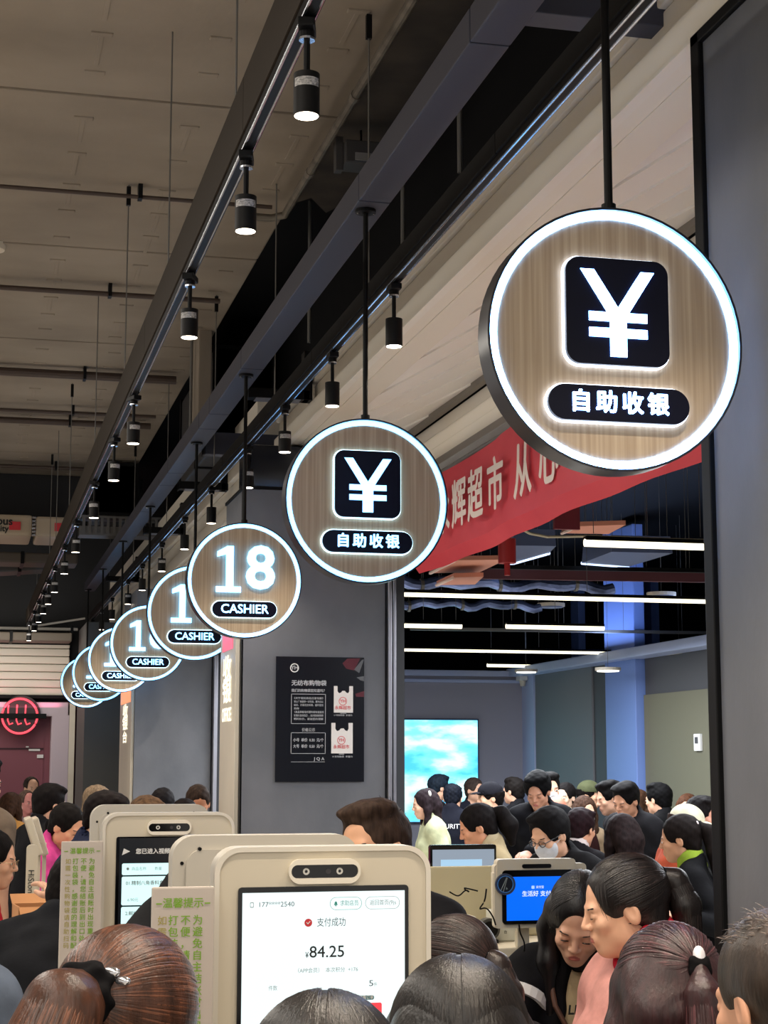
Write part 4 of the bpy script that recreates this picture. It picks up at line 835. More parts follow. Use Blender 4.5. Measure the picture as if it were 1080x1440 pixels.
# ================================================================== people: smooth-union distance fields meshed with surface nets
V3 = lambda *a: np.array(a, float)
def rot(yaw=0, pitch=0, roll=0):
    """columns = right, forward, up of a head/body that faces yaw (0 = towards the viewer's end, 90 = picture right), nods down by pitch, tips by roll (degrees)"""
    a, p, r = math.radians(yaw + 180), math.radians(pitch), math.radians(roll)
    Rz = np.array([[math.cos(a), -math.sin(a), 0], [math.sin(a), math.cos(a), 0], [0, 0, 1]])
    Rx = np.array([[1, 0, 0], [0, math.cos(p), math.sin(p)], [0, -math.sin(p), math.cos(p)]])
    Ry = np.array([[math.cos(r), 0, math.sin(r)], [0, 1, 0], [-math.sin(r), 0, math.cos(r)]])
    return Rz @ Rx @ Ry
class Field:
    def __init__(s, lo, hi, c):
        s.lo = np.array(lo, float); s.c = c; s.n = np.maximum(np.ceil((np.array(hi) - s.lo) / c).astype(int) + 1, 4)
        s.f = np.full(tuple(s.n), 1.0, np.float32)
        s.ax = [(s.lo[i] + c * np.arange(s.n[i])).astype(np.float32) for i in range(3)]
    def blk(s, lo, hi):
        a = np.clip(np.floor((np.array(lo) - s.lo) / s.c).astype(int), 0, s.n); b = np.clip(np.ceil((np.array(hi) - s.lo) / s.c).astype(int) + 1, 0, s.n)
        if (b <= a).any(): return None, None
        sl = tuple(slice(x, y) for x, y in zip(a, b))
        return sl, np.stack(np.meshgrid(*[s.ax[i][sl[i]] for i in range(3)], indexing='ij'), -1)
    def put(s, sl, d, k, op):
        f = s.f[sl]
        if op == 's': d = -d
        if op == 'u':
            if k > 0: h = np.maximum(k - np.abs(f - d), 0) / k; s.f[sl] = np.minimum(f, d) - h * h * k * .25
            else: s.f[sl] = np.minimum(f, d)
        else:
            if k > 0: h = np.maximum(k - np.abs(f - d), 0) / k; s.f[sl] = np.maximum(f, d) + h * h * k * .25
            else: s.f[sl] = np.maximum(f, d)
    def ell(s, c, R, M=None, k=0, op='u'):
        c = np.array(c, float); R = np.array(R, float); M = np.eye(3) if M is None else M
        e = np.sqrt(((M * R) ** 2).sum(1)) + k + 2.5 * s.c
        sl, P = s.blk(c - e, c + e)
        if sl is None: return
        q = (P - c.astype(np.float32)) @ M.astype(np.float32)
        k0 = np.sqrt(((q / R.astype(np.float32)) ** 2).sum(-1)); k1 = np.sqrt(((q / (R * R).astype(np.float32)) ** 2).sum(-1)) + 1e-6
        s.put(sl, k0 * (k0 - 1) / k1, k, op)
    def cap(s, a, b, ra, rb=None, k=0, op='u'):
        a = np.array(a, float); b = np.array(b, float); rb = ra if rb is None else rb
        e = max(ra, rb) + k + 2.5 * s.c; sl, P = s.blk(np.minimum(a, b) - e, np.maximum(a, b) + e)
        if sl is None: return
        ba = (b - a).astype(np.float32); q = P - a.astype(np.float32); h = np.clip((q @ ba) / max(float(ba @ ba), 1e-9), 0, 1)
        s.put(sl, np.sqrt(((q - h[..., None] * ba) ** 2).sum(-1)) - (ra + (rb - ra) * h), k, op)
    def chain(s, pts, r, k=.01, op='u'):
        r = r if isinstance(r, (list, tuple)) else [r] * len(pts)
        for i in range(len(pts) - 1): s.cap(pts[i], pts[i + 1], r[i], r[i + 1], k, op)
    def plane(s, n, p, k=0):
        n = np.array(n, float); P = sum(n[i] * s.ax[i].reshape([-1 if j == i else 1 for j in range(3)]) for i in range(3)) - float(n @ np.array(p, float))
        s.put((slice(None),) * 3, -P.astype(np.float32), k, 's')
    def wob(s, amp, fr):
        if amp: s.f += amp * (np.sin(fr * s.ax[0] + 1.3)[:, None, None] * np.sin(fr * 1.3 * s.ax[2] + .5)[None, None, :] + .6 * np.sin(fr * 1.7 * s.ax[1] + 2)[None, :, None] * np.sin(fr * .8 * s.ax[2])[None, None, :])
    def mesh(s):
        f = s.f; f[0] = f[-1] = np.maximum(f[0], 1e-3); f[0] = np.maximum(f[0], 1e-3); f[-1] = np.maximum(f[-1], 1e-3)
        f[:, 0] = np.maximum(f[:, 0], 1e-3); f[:, -1] = np.maximum(f[:, -1], 1e-3); f[:, :, 0] = np.maximum(f[:, :, 0], 1e-3); f[:, :, -1] = np.maximum(f[:, :, -1], 1e-3)
        S = f < 0; n = S.shape
        cnt = np.zeros(tuple(x - 1 for x in n), np.int8)
        sh = [(i, j, k) for i in (0, 1) for j in (0, 1) for k in (0, 1)]
        sub = lambda A, o: A[o[0]:n[0] - 1 + o[0], o[1]:n[1] - 1 + o[1], o[2]:n[2] - 1 + o[2]]
        for o in sh: cnt += sub(S, o)
        act = np.argwhere((cnt > 0) & (cnt < 8))
        if not len(act): return np.zeros((0, 3)), np.zeros((0, 4), int)
        ids = np.full(cnt.shape, -1, np.int64); ids[tuple(act.T)] = np.arange(len(act))
        fv = np.stack([f[tuple((act + o).T)] for o in sh], 1)
        pos = np.zeros((len(act), 3)); num = np.zeros(len(act))
        for a in range(8):
            for ax_ in range(3):
                o = sh[a]
                if o[ax_]: continue
                o2 = list(o); o2[ax_] = 1; b = sh.index(tuple(o2)); x, y = fv[:, a], fv[:, b]; m = (x < 0) != (y < 0)
                t = np.where(m, x / np.where(m, x - y, 1), 0)
                pt = np.array(o, float)[None].repeat(len(act), 0); pt[:, ax_] = t
                pos[m] += pt[m]; num[m] += 1
        V = s.lo + (act + pos / num[:, None]) * s.c
        Q = []
        for ax_ in range(3):
            u, v = (ax_ + 1) % 3, (ax_ + 2) % 3
            a0 = [slice(None)] * 3; a1 = [slice(None)] * 3; a0[ax_] = slice(0, -1); a1[ax_] = slice(1, None)
            A, B = S[tuple(a0)], S[tuple(a1)]
            e = np.argwhere(A != B); e = e[(e[:, u] > 0) & (e[:, v] > 0) & (e[:, u] < n[u] - 1) & (e[:, v] < n[v] - 1)]
            if not len(e): continue
            def cell(du, dv): q = e.copy(); q[:, u] += du; q[:, v] += dv; return ids[tuple(q.T)]
            q = np.stack([cell(-1, -1), cell(0, -1), cell(0, 0), cell(-1, 0)], 1); flip = ~A[tuple(e.T)]
            q[flip] = q[flip][:, ::-1]; Q.append(q)
        return V, np.concatenate(Q) if Q else np.zeros((0, 4), int)
def np_mesh(name, parts, smooth=True):
    """parts: list of (verts, quads) joined into one mesh"""
    off = 0; VV = []; QQ = []
    for v, q in parts:
        if len(v): VV.append(v); QQ.append(q + off); off += len(v)
    me = bpy.data.meshes.new(name)
    if not VV: return me
    V = np.concatenate(VV); Q = np.concatenate(QQ)
    me.vertices.add(len(V)); me.vertices.foreach_set('co', V.astype(np.float32).ravel())
    me.loops.add(Q.size); me.loops.foreach_set('vertex_index', Q.astype(np.int32).ravel())
    me.polygons.add(len(Q)); me.polygons.foreach_set('loop_start', np.arange(0, Q.size, 4, dtype=np.int32))
    me.update(calc_edges=True); me.validate()
    if smooth: me.polygons.foreach_set('use_smooth', np.ones(len(me.polygons), bool))
    return me
def ell_geo(c, R, M, nu=14, nv=9):
    V = []
    for j in range(nv + 1):
        t = PI * j / nv
        for i in range(nu): V.append((math.sin(t) * math.cos(2 * PI * i / nu), math.sin(t) * math.sin(2 * PI * i / nu), math.cos(t)))
    V = np.array(V) * np.array(R); Q = [(j * nu + i, (j + 1) * nu + i, (j + 1) * nu + (i + 1) % nu, j * nu + (i + 1) % nu) for j in range(nv) for i in range(nu)]
    return V @ M.T + c, np.array(Q)
def skin_m(tone): return mat('skin_%d_%d_%d' % tone, tone, .5, noise=.25, nscale=(30, 30, 30), rgb2=tuple(int(v * .97) for v in tone))
def cloth_m(rgb, r=.8): return mat('cloth_%d_%d_%d' % tuple(rgb), rgb, r, noise=.35, nscale=(14, 14, 14), rgb2=tuple(int(v * .82) for v in rgb), bump=.12, bscale=(60, 60, 60), spec=.08)
def hair_m(rgb, far=False): return mat('hair%d_%d_%d_%d' % ((far,) + tuple(rgb)), rgb, .62 if far else .36, noise=1, nscale=(70, 70, 16), rgb2=tuple(int(v * .6) for v in rgb), bump=.15, bscale=(220, 220, 40), spec=.06 if far else .42)
LIP = mat('lips', (186, 108, 98), .45); EYEW = mat('eye_white', (225, 220, 214), .3); IRIS = mat('iris', (30, 20, 16), .2)
SKULL_C, SKULL_R = V3(0, -.014, .034), V3(.077, .098, .086)
HOFF = V3(0, -.012, .003)
def head_sdf(F_, o, M, sex, ear=True):
    W = lambda *p: o + M @ np.array(p, float)
    fs = .95 if sex == 'f' else 1.0
    F_.ell(W(*SKULL_C), SKULL_R, M, .0)
    F_.ell(W(0, .022, -.036), (.060 * fs, .068, .082), M, .03)
    F_.ell(W(0, .062, -.094 * fs), (.024 * fs, .022, .02), M, .028)
    for sx in (-1, 1):
        F_.ell(W(sx * .046 * fs, .004, -.062), (.016, .026, .024), M, .03)
        F_.ell(W(sx * .041, .066, -.022), (.018, .016, .016), M, .022)
    F_.cap(W(-.034, .080, .019), W(.034, .080, .019), .009, .009, .018)
    for sx in (-1, 1):
        F_.ell(W(sx * .031, .099, .002), (.017, .014, .012), M, .012, 's')
        F_.ell(W(sx * .031, .079, .001), (.0145, .0105, .0105), M, .004)
    F_.cap(W(0, .086, .014), W(0, .107 if sex == 'm' else .104, -.022), .0065, .0105, .012)
    for sx in (-1, 1): F_.ell(W(sx * .0115, .095, -.0265), (.008, .009, .007), M, .006)
    F_.ell(W(0, .083, -.058), (.024, .014, .018), M, .012)
    F_.cap(W(-.013, .0900, -.0540), W(.013, .0900, -.0540), .0046, .0046, .005); F_.ell(W(0, .0915, -.062), (.014, .0068, .0052), M, .004)
    F_.ell(W(0, .0985, -.0578), (.021, .006, .0012), M, .002, 's')
    if ear:
        for sx in (-1, 1):
            Me = M @ np.array(Matrix.Rotation(sx * .35, 3, 'Z') @ Matrix.Rotation(-.2, 3, 'X'))
            F_.ell(W(sx * .079, -.010, -.008), (.0085, .019, .031), Me, .008); F_.ell(W(sx * .088, -.006, -.004), (.006, .010, .018), Me, .004, 's')
def hand_sdf(F_, wr, d, pn, side, r=1.0, curl=.5, point=False):
    """hand at wrist wr, pointing along d, palm normal pn; separate curled fingers and a thumb from the palm's side"""
    d = d / np.linalg.norm(d); pn = pn - d * (pn @ d); pn = pn / np.linalg.norm(pn); x = np.cross(d, pn) * side
    M = np.stack([x, d, pn], 1)
    F_.ell(wr + d * .045 * r, V3(.040, .050, .017) * r, M, .012)
    F_.cap(wr - d * .02, wr + d * .02 * r, .024 * r, .026 * r, .014)
    for i, (ox, L) in enumerate(((-.030, .062), (-.010, .075), (.010, .070), (.029, .055))):
        p = wr + (x * -ox + d * .085) * r; c = curl * (1 if not (point and i == 0) else .1); pts = [p]; dd = d.copy()
        for s_, q in ((.45, .55), (.32, .9), (.23, .7)):
            a = c * q; nd = dd * math.cos(a) + pn * math.sin(a); pts.append(pts[-1] + nd * L * s_ * 1.05 * r); dd = nd
        F_.chain(pts, [.0092 * r, .0086 * r, .0078 * r, .0068 * r], .004)
    b = wr + (x * .022 + d * .02) * r; t1 = b + (x * .028 + d * .028 + pn * .012) * r; t2 = t1 + (x * .006 + d * .030 + pn * .010) * r
    F_.chain([b, t1, t2], [.014 * r, .0105 * r, .0085 * r], .008)
def ik(S, T, l1, l2, pole):
    v = T - S; L = min(np.linalg.norm(v), l1 + l2 - .005); u = v / np.linalg.norm(v); T = S + u * L
    a = (l1 * l1 - l2 * l2 + L * L) / (2 * L); h = math.sqrt(max(l1 * l1 - a * a, 0)); pole = pole - u * (pole @ u); pole = pole / (np.linalg.norm(pole) + 1e-9)
    return S + u * a + pole * h, T
RID = {}
def ribbons(paths, w=.0016, nrm=None):
    """thin tapering strands: each path (n,3) with outward normals becomes a narrow two-sided strip with a ridge"""
    VV = []; QQ = []; off = 0
    for P, N in paths:
        n = len(P); T = np.gradient(P, axis=0); B = np.cross(T, N); B /= (np.linalg.norm(B, axis=1)[:, None] + 1e-9)
        ww = w * np.concatenate([[.6], np.ones(n - 2), [.25]])[:, None]
        V = np.stack([P - B * ww, P + N * ww * .55, P + B * ww], 1).reshape(-1, 3); VV.append(V)
        i = np.arange(n - 1) * 3
        for a, b in ((0, 1), (1, 2)): QQ.append(np.stack([i + a, i + b, i + 3 + b, i + 3 + a], 1) + off)
        off += n * 3
    Q = np.concatenate(QQ); ids = np.concatenate([np.full(2 * (len(P) - 1), k) for k, (P, N) in enumerate(paths)]); order = np.concatenate([np.full(len(q), k) for k, q in enumerate(QQ)]) // 2
    RID[id(Q)] = (Q, order)
    return np.concatenate(VV), Q
rng = np.random.default_rng(11)
def bad(P, c, R): return ((((P - c) / R) ** 2).sum(1) < 1).any()
def strands(style, o, M, n, tie=None, thick=.016, tail=None, w=.0016, fall=.3):
    """strand paths over the skull ellipsoid in head space"""
    C = SKULL_C + HOFF; R = SKULL_R + thick; out = []
    for _ in range(n):
        if style == 'tied':
            th = rng.uniform(0, 2 * PI); t = (tie - C) / R; t /= np.linalg.norm(t)
            a = np.cross(t, V3(.3, .2, 1)); a /= np.linalg.norm(a); b = np.cross(t, a)
            u0 = math.cos(2.1) * t + math.sin(2.1) * (a * math.cos(th) + b * math.sin(th)); u0 = u0 + rng.normal(0, .05, 3); u0 /= np.linalg.norm(u0)
            f = rng.uniform(0, .75); ss = np.linspace(f, min(f + rng.uniform(.25, .6), 1), 10); om = math.acos(np.clip(u0 @ t, -1, 1))
            U_ = (np.sin((1 - ss) * om)[:, None] * u0 + np.sin(ss * om)[:, None] * t) / math.sin(om)
            P = C + U_ * R * (1 + rng.uniform(-.004, .022)) ; N = U_ / R; keep = not bad(P, V3(0, .110, -.012), V3(.066, .082, .104)) and not bad(P * V3(0, 1, 1) + np.abs(P) * V3(1, 0, 0), V3(.094, .020, -.034), V3(.032, .050, .054))
        elif style == 'part':
            y0 = rng.uniform(-.75, .55); sx = rng.choice([-1, 1]); st = V3(sx * .04, y0, math.sqrt(max(1 - y0 * y0, .05))); st /= np.linalg.norm(st)
            en = V3(sx * rng.uniform(.75, 1), y0 * .9 - .25 + rng.normal(0, .08), -.25 if y0 < .3 else -.1); 
            if rng.random() < .35: en = V3(sx * rng.uniform(.05, .7), -1, -.3)
            en /= np.linalg.norm(en); om = math.acos(np.clip(st @ en, -1, 1)); ss = np.linspace(rng.uniform(0, .35), 1, 10)
            U_ = (np.sin((1 - ss) * om)[:, None] * st + np.sin(ss * om)[:, None] * en) / math.sin(om); P = C + U_ * R * (1 + rng.uniform(0, .022))
            e = P[-1]; dn = np.linspace(.02, fall * rng.uniform(.3, 1), 6)[:, None]; P = np.concatenate([P, e + dn * V3(0, 0, -1) + np.sin(dn * 14) * V3(0, .004, 0)]); N = np.concatenate([U_ / R, np.repeat((U_[-1] / R)[None], 6, 0) * V3(1, 1, 0)]); keep = True
        else:                                                      # short cropped hair
            u = rng.normal(0, 1, 3); u /= np.linalg.norm(u); keep = u[2] > -.35 - .3 * (u[1] < -.2) and not bad((C + u * (SKULL_R + .008))[None], V3(0, .108, -.010), V3(.07, .084, .1)) and not bad((C + u * (SKULL_R + .008))[None] * V3(0, 1, 1) + np.abs(C + u * (SKULL_R + .008))[None] * V3(1, 0, 0), V3(.094, .016, -.055), V3(.045, .058, .076))
            N0 = u / R; N0 /= np.linalg.norm(N0); dirn = V3(0, .75, -.15) if u[2] > .45 else V3(0, -.2, -1.0); dirn = dirn - N0 * (dirn @ N0) + N0 * (.5 if u[2] > .45 else .12) + rng.normal(0, .2, 3) * (1 if u[2] > .45 else .5)
            L = fall * rng.uniform(.6, 1.2) * (1.5 if u[2] > .55 else .7); s_ = np.linspace(0, 1, 4)[:, None]; P = C + u * (SKULL_R + .008) + dirn * L * s_ - N0 * L * .35 * s_ ** 2; N = np.repeat(N0[None], 4, 0)
        if not keep: continue
        N = N / (np.linalg.norm(N, axis=1)[:, None] + 1e-9)
        out.append((o + P @ M.T, N @ M.T))
    return ribbons(out, w)
def hair_sdf(F_, o, M, style, th=.014):
    W = lambda *p: o + M @ np.array(p, float)
    F_.ell(W(*(SKULL_C + HOFF)), SKULL_R + th, M)
    if style in ('short', 'crop', 'cap'):
        F_.ell(W(0, -.075, -.035), (.062, .040, .05), M, .03)
        if style == 'short': F_.ell(W(.015, .035, .108), (.060, .05, .022), M, .03); F_.ell(W(-.03, .0, .112), (.05, .06, .022), M, .03)
        F_.ell(W(0, .108, -.010), (.066, .080, .096), M, .010, 's')                     # face opening
        for sx in (-1, 1): F_.ell(W(sx * .094, .016, -.055), (.034, .052, .070), M, .012, 's')
        F_.plane(-M[:, 2], W(0, 0, -.078))
        if style == 'cap': F_.plane(M[:, 2], W(0, 0, .055))
    elif style == 'thin':                                          # receding grey/short hair, bald front
        F_.ell(W(0, .10, .03), (.075, .105, .12), M, .012, 's'); F_.plane(-M[:, 2], W(0, 0, -.07))
        for sx in (-1, 1): F_.ell(W(sx * .094, .016, -.055), (.034, .052, .070), M, .012, 's')
    elif style in ('tied', 'bun', 'half'):
        F_.ell(W(0, -.07, -.04), (.066, .045, .06), M, .03)
        F_.ell(W(0, .110, -.012), (.066, .082, .104), M, .010, 's')
        for sx in (-1, 1): F_.ell(W(sx * .094, .020, -.034), (.030, .048, .052), M, .01, 's')
        F_.plane(-M[:, 2], W(0, 0, -.095))
    elif style == 'long':
        dn = np.array([0, 0, -1.0])
        for sx in (-1, 1): p = W(sx * .086, -.008, -.045); F_.chain([W(sx * .075, -.012, .03), p, p + dn * .10 + M[:, 0] * sx * .004, p + dn * .24], [.028, .030, .029, .014], .03)
        for x in (-.045, 0, .045): p = W(x * 1.1, -.098, -.03); F_.chain([W(x, -.085, .01), p, p + dn * .12, p + dn * .26], [.04, .038, .036, .02], .04)
        F_.ell(W(0, .112, -.018), (.060, .084, .106), M, .012, 's')
    elif style == 'bob':
        for sx in (-1, 1): F_.chain([W(sx * .072, -.01, .03), W(sx * .085, -.005, -.07), W(sx * .078, .0, -.11)], [.03, .032, .022], .03)
        F_.ell(W(0, -.075, -.05), (.075, .045, .075), M, .03); F_.ell(W(0, .112, -.018), (.060, .084, .106), M, .012, 's'); F_.plane(-M[:, 2], W(0, 0, -.125))
def person(label, px, py, depth, yaw=0, pitch=10, roll=0, sex='m', hair='short', hcol=(22, 18, 17), top=(28, 28, 32), skin=(222, 172, 142), body=None, lean=8, near=0, arms='down',
           hands=None, tail=None, tie=None, mask=None, glasses=None, cap=None, collar=None, legs=(32, 32, 38), th=.014, puff=.02, strand=0, extra=None, nz=None, short_sleeve=False, wisps=0, wide=1.0, tee=None, open_front=False):
    view = math.degrees(math.atan2(px + 50, F)); yaw -= view; body = None if body is None else body - view   # angles are given as seen from the viewer
    crown = np.array(dp(px, py, depth)); M = rot(yaw, pitch, roll); by = yaw if body is None else body; B = rot(by, 0, 0)
    sx_ = (1.0 if sex == 'm' else .88) * wide
    hc = crown - np.array([0, 0, .130 + (th - .014)]) - .02 * math.sin(math.radians(pitch)) * M[:, 1]
    if cap: hc = hc - np.array([0, 0, .012])
    nb = hc + M @ V3(0, -.030, -.135); nb = nb + np.array([0, 0, -.01]); ln = math.radians(lean)
    tz = np.array([0, 0, 1]) * math.cos(ln) + B[:, 1] * math.sin(ln); ty = np.cross(tz, B[:, 0]); T = np.stack([B[:, 0], ty, tz], 1)
    base = np.array([nb[0] - .5 * tz[0], nb[1] - .5 * tz[1], 0]); o_ = base
    hc, nb = hc - base, nb - base
    root = thing('person', label, 'person', tuple(base), 0)
    root['group'] = 'shoppers and staff in the hall'
    H = lambda *p: hc + M @ np.array(p, float); N = lambda *p: nb + T @ np.array(p, float)
    ch = (.0075, .0045, .0026)[near]; cb = (.022, .018, .012)[near]; ct = (.017, .013, .0085)[near]
    hip = N(0, -.01, -.56); zl = max(hip[2], .3)
    # joints
    sh = {s: N(s * .178 * sx_, -.012, -.075) for s in (-1, 1)}; el = {}; wr = {}; hd = {}
    l1, l2 = .285, .245
    for s in (-1, 1):
        tg = (hands or {}).get(s)
        if tg is not None: el[s], wr[s] = ik(sh[s], np.array(tg, float) - base, l1, l2, np.array([0, 0, -1.0]) + T[:, 0] * s * .6 - T[:, 1] * .2)
        elif arms == 'fwd': el[s] = sh[s] + T @ V3(s * .04, .04, -.27); wr[s] = el[s] + B @ V3(-s * .06, .22, .03)
        elif arms == 'phone': el[s] = sh[s] + T @ V3(s * .03, .06, -.26); wr[s] = el[s] + B @ V3(-s * .09, .16, .16)
        else: el[s] = sh[s] + T @ V3(s * .045, -.03, -.275); wr[s] = el[s] + B @ V3(s * .0, .05, -.235)
        hd[s] = wr[s] - el[s]
    foot = {}
    for s in (-1, 1):
        h_ = hip + B @ V3(s * .09, 0, 0); an = np.array([h_[0], h_[1], .07]) + B @ V3(s * .02, -.02, 0); kn = (h_ + an) / 2 + B @ V3(0, .035, 0); foot[s] = (h_, kn, an)
    def torso(F_, t, k=.05):
        F_.ell(N(0, -.005, -.19), (.158 * sx_ + t, .108 + t, .19), T, 0); F_.cap(N(-.135 * sx_, -.012, -.068), N(.135 * sx_, -.012, -.068), .058 + t * .8, .058 + t * .8, k)
        F_.ell(N(0, .004, -.39), (.142 * sx_ + t, .108 + t, .17), T, k); F_.ell(N(0, -.008, -.54), (.158 + t, .122 + t, .13), T, k)
        for s in (-1, 1): F_.cap(N(0, -.02, .015), N(s * .12 * sx_, -.016, -.04), .036 + t * .6, .045 + t * .7, .03)
        if sex == 'f':
            for s in (-1, 1): F_.ell(N(s * .07, .085, -.21), (.055 + t * .5, .045 + t * .5, .055 + t * .5), T, .04)
    # ---- skin: one figure, finely sampled above the collar
    parts = []
    lo, hi = H(0, 0, 0) - .17, H(0, 0, 0) + .17; lo[2] = min(nb[2] - .09, hc[2] - .16)
    F_ = Field(lo, hi, ch); head_sdf(F_, hc, M, sex, True); nr = .054 if sex == 'm' else .046
    F_.cap(H(0, -.022, -.055), nb + T @ V3(0, -.012, -.06), nr, nr * 1.08, .025)
    for s in (-1, 1): F_.cap(N(0, -.02, .012), N(s * .12 * sx_, -.018, -.045), .034, .04, .03)
    F_.plane(-tz, nb - tz * .055); parts.append(F_.mesh())
    pts = [N(s * .27, -.2, .06) for s in (-1, 1)] + [N(s * .27, .2, -.7) for s in (-1, 1)] + list(el.values()) + list(wr.values()) + [foot[s][2] for s in (-1, 1)]
    P_ = np.array(pts); F_ = Field(P_.min(0) - .12, P_.max(0) + .12, cb); torso(F_, -.006)
    for s in (-1, 1):
        F_.chain([sh[s], el[s]], [.046, .038], .04); F_.chain([el[s], wr[s]], [.037, .025], .03)
        F_.chain(list(foot[s]), [.078, .054, .036], .04)
    F_.plane(tz, nb - tz * .05); parts.append(F_.mesh())
    for s in (-1, 1):
        c_ = wr[s]; F_ = Field(c_ - .17, c_ + .17, (.008, .0055, .004)[near]); u = hd[s] / np.linalg.norm(hd[s])
        F_.cap(el[s] * .25 + wr[s] * .75, wr[s], .030, .0245, .01)
        pn = -T[:, 0] * s * .8 - T[:, 1] * .3 if arms == 'down' and not (hands or {}).get(s) is not None else np.array([0, 0, -1.0]) - T[:, 0] * s * .4
        hand_sdf(F_, c_, u, pn, s, 1.0 if sex == 'm' else .92, .45); F_.plane(-u, c_ - u * .06); parts.append(F_.mesh())
    me = np_mesh('body', parts); bd = link('body', me, [skin_m(skin), LIP], root)
    ctr = np.array([p.center for p in me.polygons]) if len(me.polygons) else np.zeros((0, 3))
    q = (ctr - hc) @ M; lip = (np.abs(q[:, 0]) < .0165) & (q[:, 1] > .086) & (q[:, 2] < -.0512 + .0025 * np.cos(q[:, 0] * 180)) & (q[:, 2] > -.0655) & (q[:, 1] < .11)
    me.polygons.foreach_set('material_index', lip.astype(np.int32))
    # ---- face details
    if glasses != 'none':
        closed = pitch > 11
        ev = [ell_geo(H(s * .031, .0885, .000 if not closed else -.0035), (.0125, .0032, .0048 if not closed else .0016), M, 12, 7) for s in (-1, 1)]
        for s, g in zip((-1, 1), ev):
            e = link('eye', np_mesh('eye', [g]), EYEW if not closed else IRIS, bd)
            if not closed: link('iris', np_mesh('iris', [ell_geo(H(s * .031, .0905, .0), (.0052, .0026, .0048), M, 10, 6)]), IRIS, e)
        for s in (-1, 1):
            Mb = M @ np.array(Matrix.Rotation(-s * .12, 3, 'Y') @ Matrix.Rotation(-s * .3, 3, 'Z'))
            link('eyebrow', np_mesh('eyebrow', [ell_geo(H(s * .033, .0855, .0215), (.017, .0045, .003), Mb, 10, 6)]), hair_m((30, 24, 22)), bd)
    # ---- hair
    hp = []
    if hair:
        ext = .34 if hair == 'long' else .19
        F_ = Field(hc - np.array([.17, .17, ext]), hc + np.array([.17, .17, .17]), max(ch, .0032)); hair_sdf(F_, hc, M, hair, th); F_.wob((.002, .0012, 0)[near], 88 + 40 * rng.random()); hp.append(F_.mesh())
        if tail is not None:
            P_ = [H(*p) if i < 2 else H(*p[:3]) for i, p in enumerate(tail[0])]; A = np.array(P_); F_ = Field(A.min(0) - .1, A.max(0) + .1, max(ch, .0035)); F_.chain(P_, tail[1], .02); hp.append(F_.mesh())
            if strand:
                L = []
                for _ in range(strand // 2):
                    a = rng.uniform(0, 2 * PI); i0 = rng.uniform(0, .4); S_ = np.linspace(i0, min(1, i0 + rng.uniform(.35, .7)), 9) * (len(P_) - 1)
                    cx = np.stack([np.interp(S_, range(len(P_)), A[:, j]) for j in range(3)], 1); rr = np.interp(S_, range(len(P_)), tail[1]); tg = np.gradient(cx, axis=0); tg /= np.linalg.norm(tg, axis=1)[:, None]
                    e1 = np.cross(tg, M[:, 1]); e1 /= np.linalg.norm(e1, axis=1)[:, None] + 1e-6; e2 = np.cross(tg, e1); nn = e1 * math.cos(a) + e2 * math.sin(a)
                    L.append((cx + nn * (rr * (1.0 + rng.uniform(-.02, .07)))[:, None], nn))
                hp.append(ribbons(L, .0017))
        if wisps:
            L = []
            for _ in range(wisps):
                s = rng.choice([-1, 1]); x = rng.uniform(.052, .070); y = rng.uniform(.03, .070); k = np.linspace(0, 1, 9)[:, None]; ln_ = rng.uniform(.05, .10)
                P = V3(s * x, y, .082) + k * V3(s * .010, .004, -ln_) + np.sin(k * 3) * V3(s * .010, .008, 0) + rng.normal(0, .0012, 3); L.append((hc + P @ M.T, np.repeat((M @ V3(s, .4, 0))[None], 9, 0)))
            hp.append(ribbons(L, .0005))
        if strand:
            st_ = 'tied' if hair in ('tied', 'half', 'bun') or tie is not None else 'part' if hair in ('long', 'bob') else 'short'
            hp.append(strands(st_, hc, M, strand, tie=np.array(tie) if tie is not None else V3(0, -.11, .02), thick=th, w=.0019 if st_ == 'tied' else .0009 if st_ == 'short' else .0017, fall=.016 if st_ == 'short' else (.26 if hair == 'long' else .1)))
        hme = np_mesh('hair', hp); hm = link('hair', hme, [hair_m(hcol, near < 2), hair_m(tuple(min(255, int(v * 1.4 + 8)) for v in hcol))], root)
        if strand:                                                 # about a third of the single strands are lighter
            mi = np.concatenate([((RID[id(q)][1] * 2654435761) % 97 < 26) if id(q) in RID else np.zeros(len(q), bool) for v, q in hp if len(v)]).astype(np.int32)
            if len(mi) == len(hme.polygons): hme.polygons.foreach_set('material_index', mi)
            RID.clear()
        if tie is not None and tail is not None:
            t = np.array(tie); g = tail[1][1]
            F_ = Field(H(*tail[0][1][:3]) - .09, H(*tail[0][1][:3]) + .09, max(ch, .004)); dvec = (H(*tail[0][1][:3]) - H(*tail[0][0][:3])); dvec /= np.linalg.norm(dvec); e1 = np.cross(dvec, M[:, 2] + .1); e1 /= np.linalg.norm(e1); e2 = np.cross(dvec, e1)
            tc_ = H(*tail[0][1][:3]); ring_ = [tc_ + (e1 * math.cos(a) + e2 * math.sin(a)) * (g * .95) for a in np.linspace(0, 2 * PI, 15)]; F_.chain(ring_, .019 if near == 2 and g > .025 else .010, .006); F_.wob((.004 if g > .025 else .002) if near else 0, 150)
            link('hair_tie', np_mesh('hair_tie', [F_.mesh()]), cloth_m((16, 15, 17)), root)
    # ---- upper garment
    P_ = np.array([N(s * .27, -.2, .10) for s in (-1, 1)] + [N(s * .27, .22, -.66) for s in (-1, 1)] + list(el.values()) + list(wr.values()))
    F_ = Field(P_.min(0) - .1, P_.max(0) + .1, ct); torso(F_, puff)
    for s in (-1, 1):
        F_.chain([sh[s], el[s]], [.056 + puff * .7, .046 + puff * .7], .04)
        F_.chain([el[s], el[s] * .12 + wr[s] * .88], [.046 + puff * .7, .034 + puff * .6], .02) if not short_sleeve else None
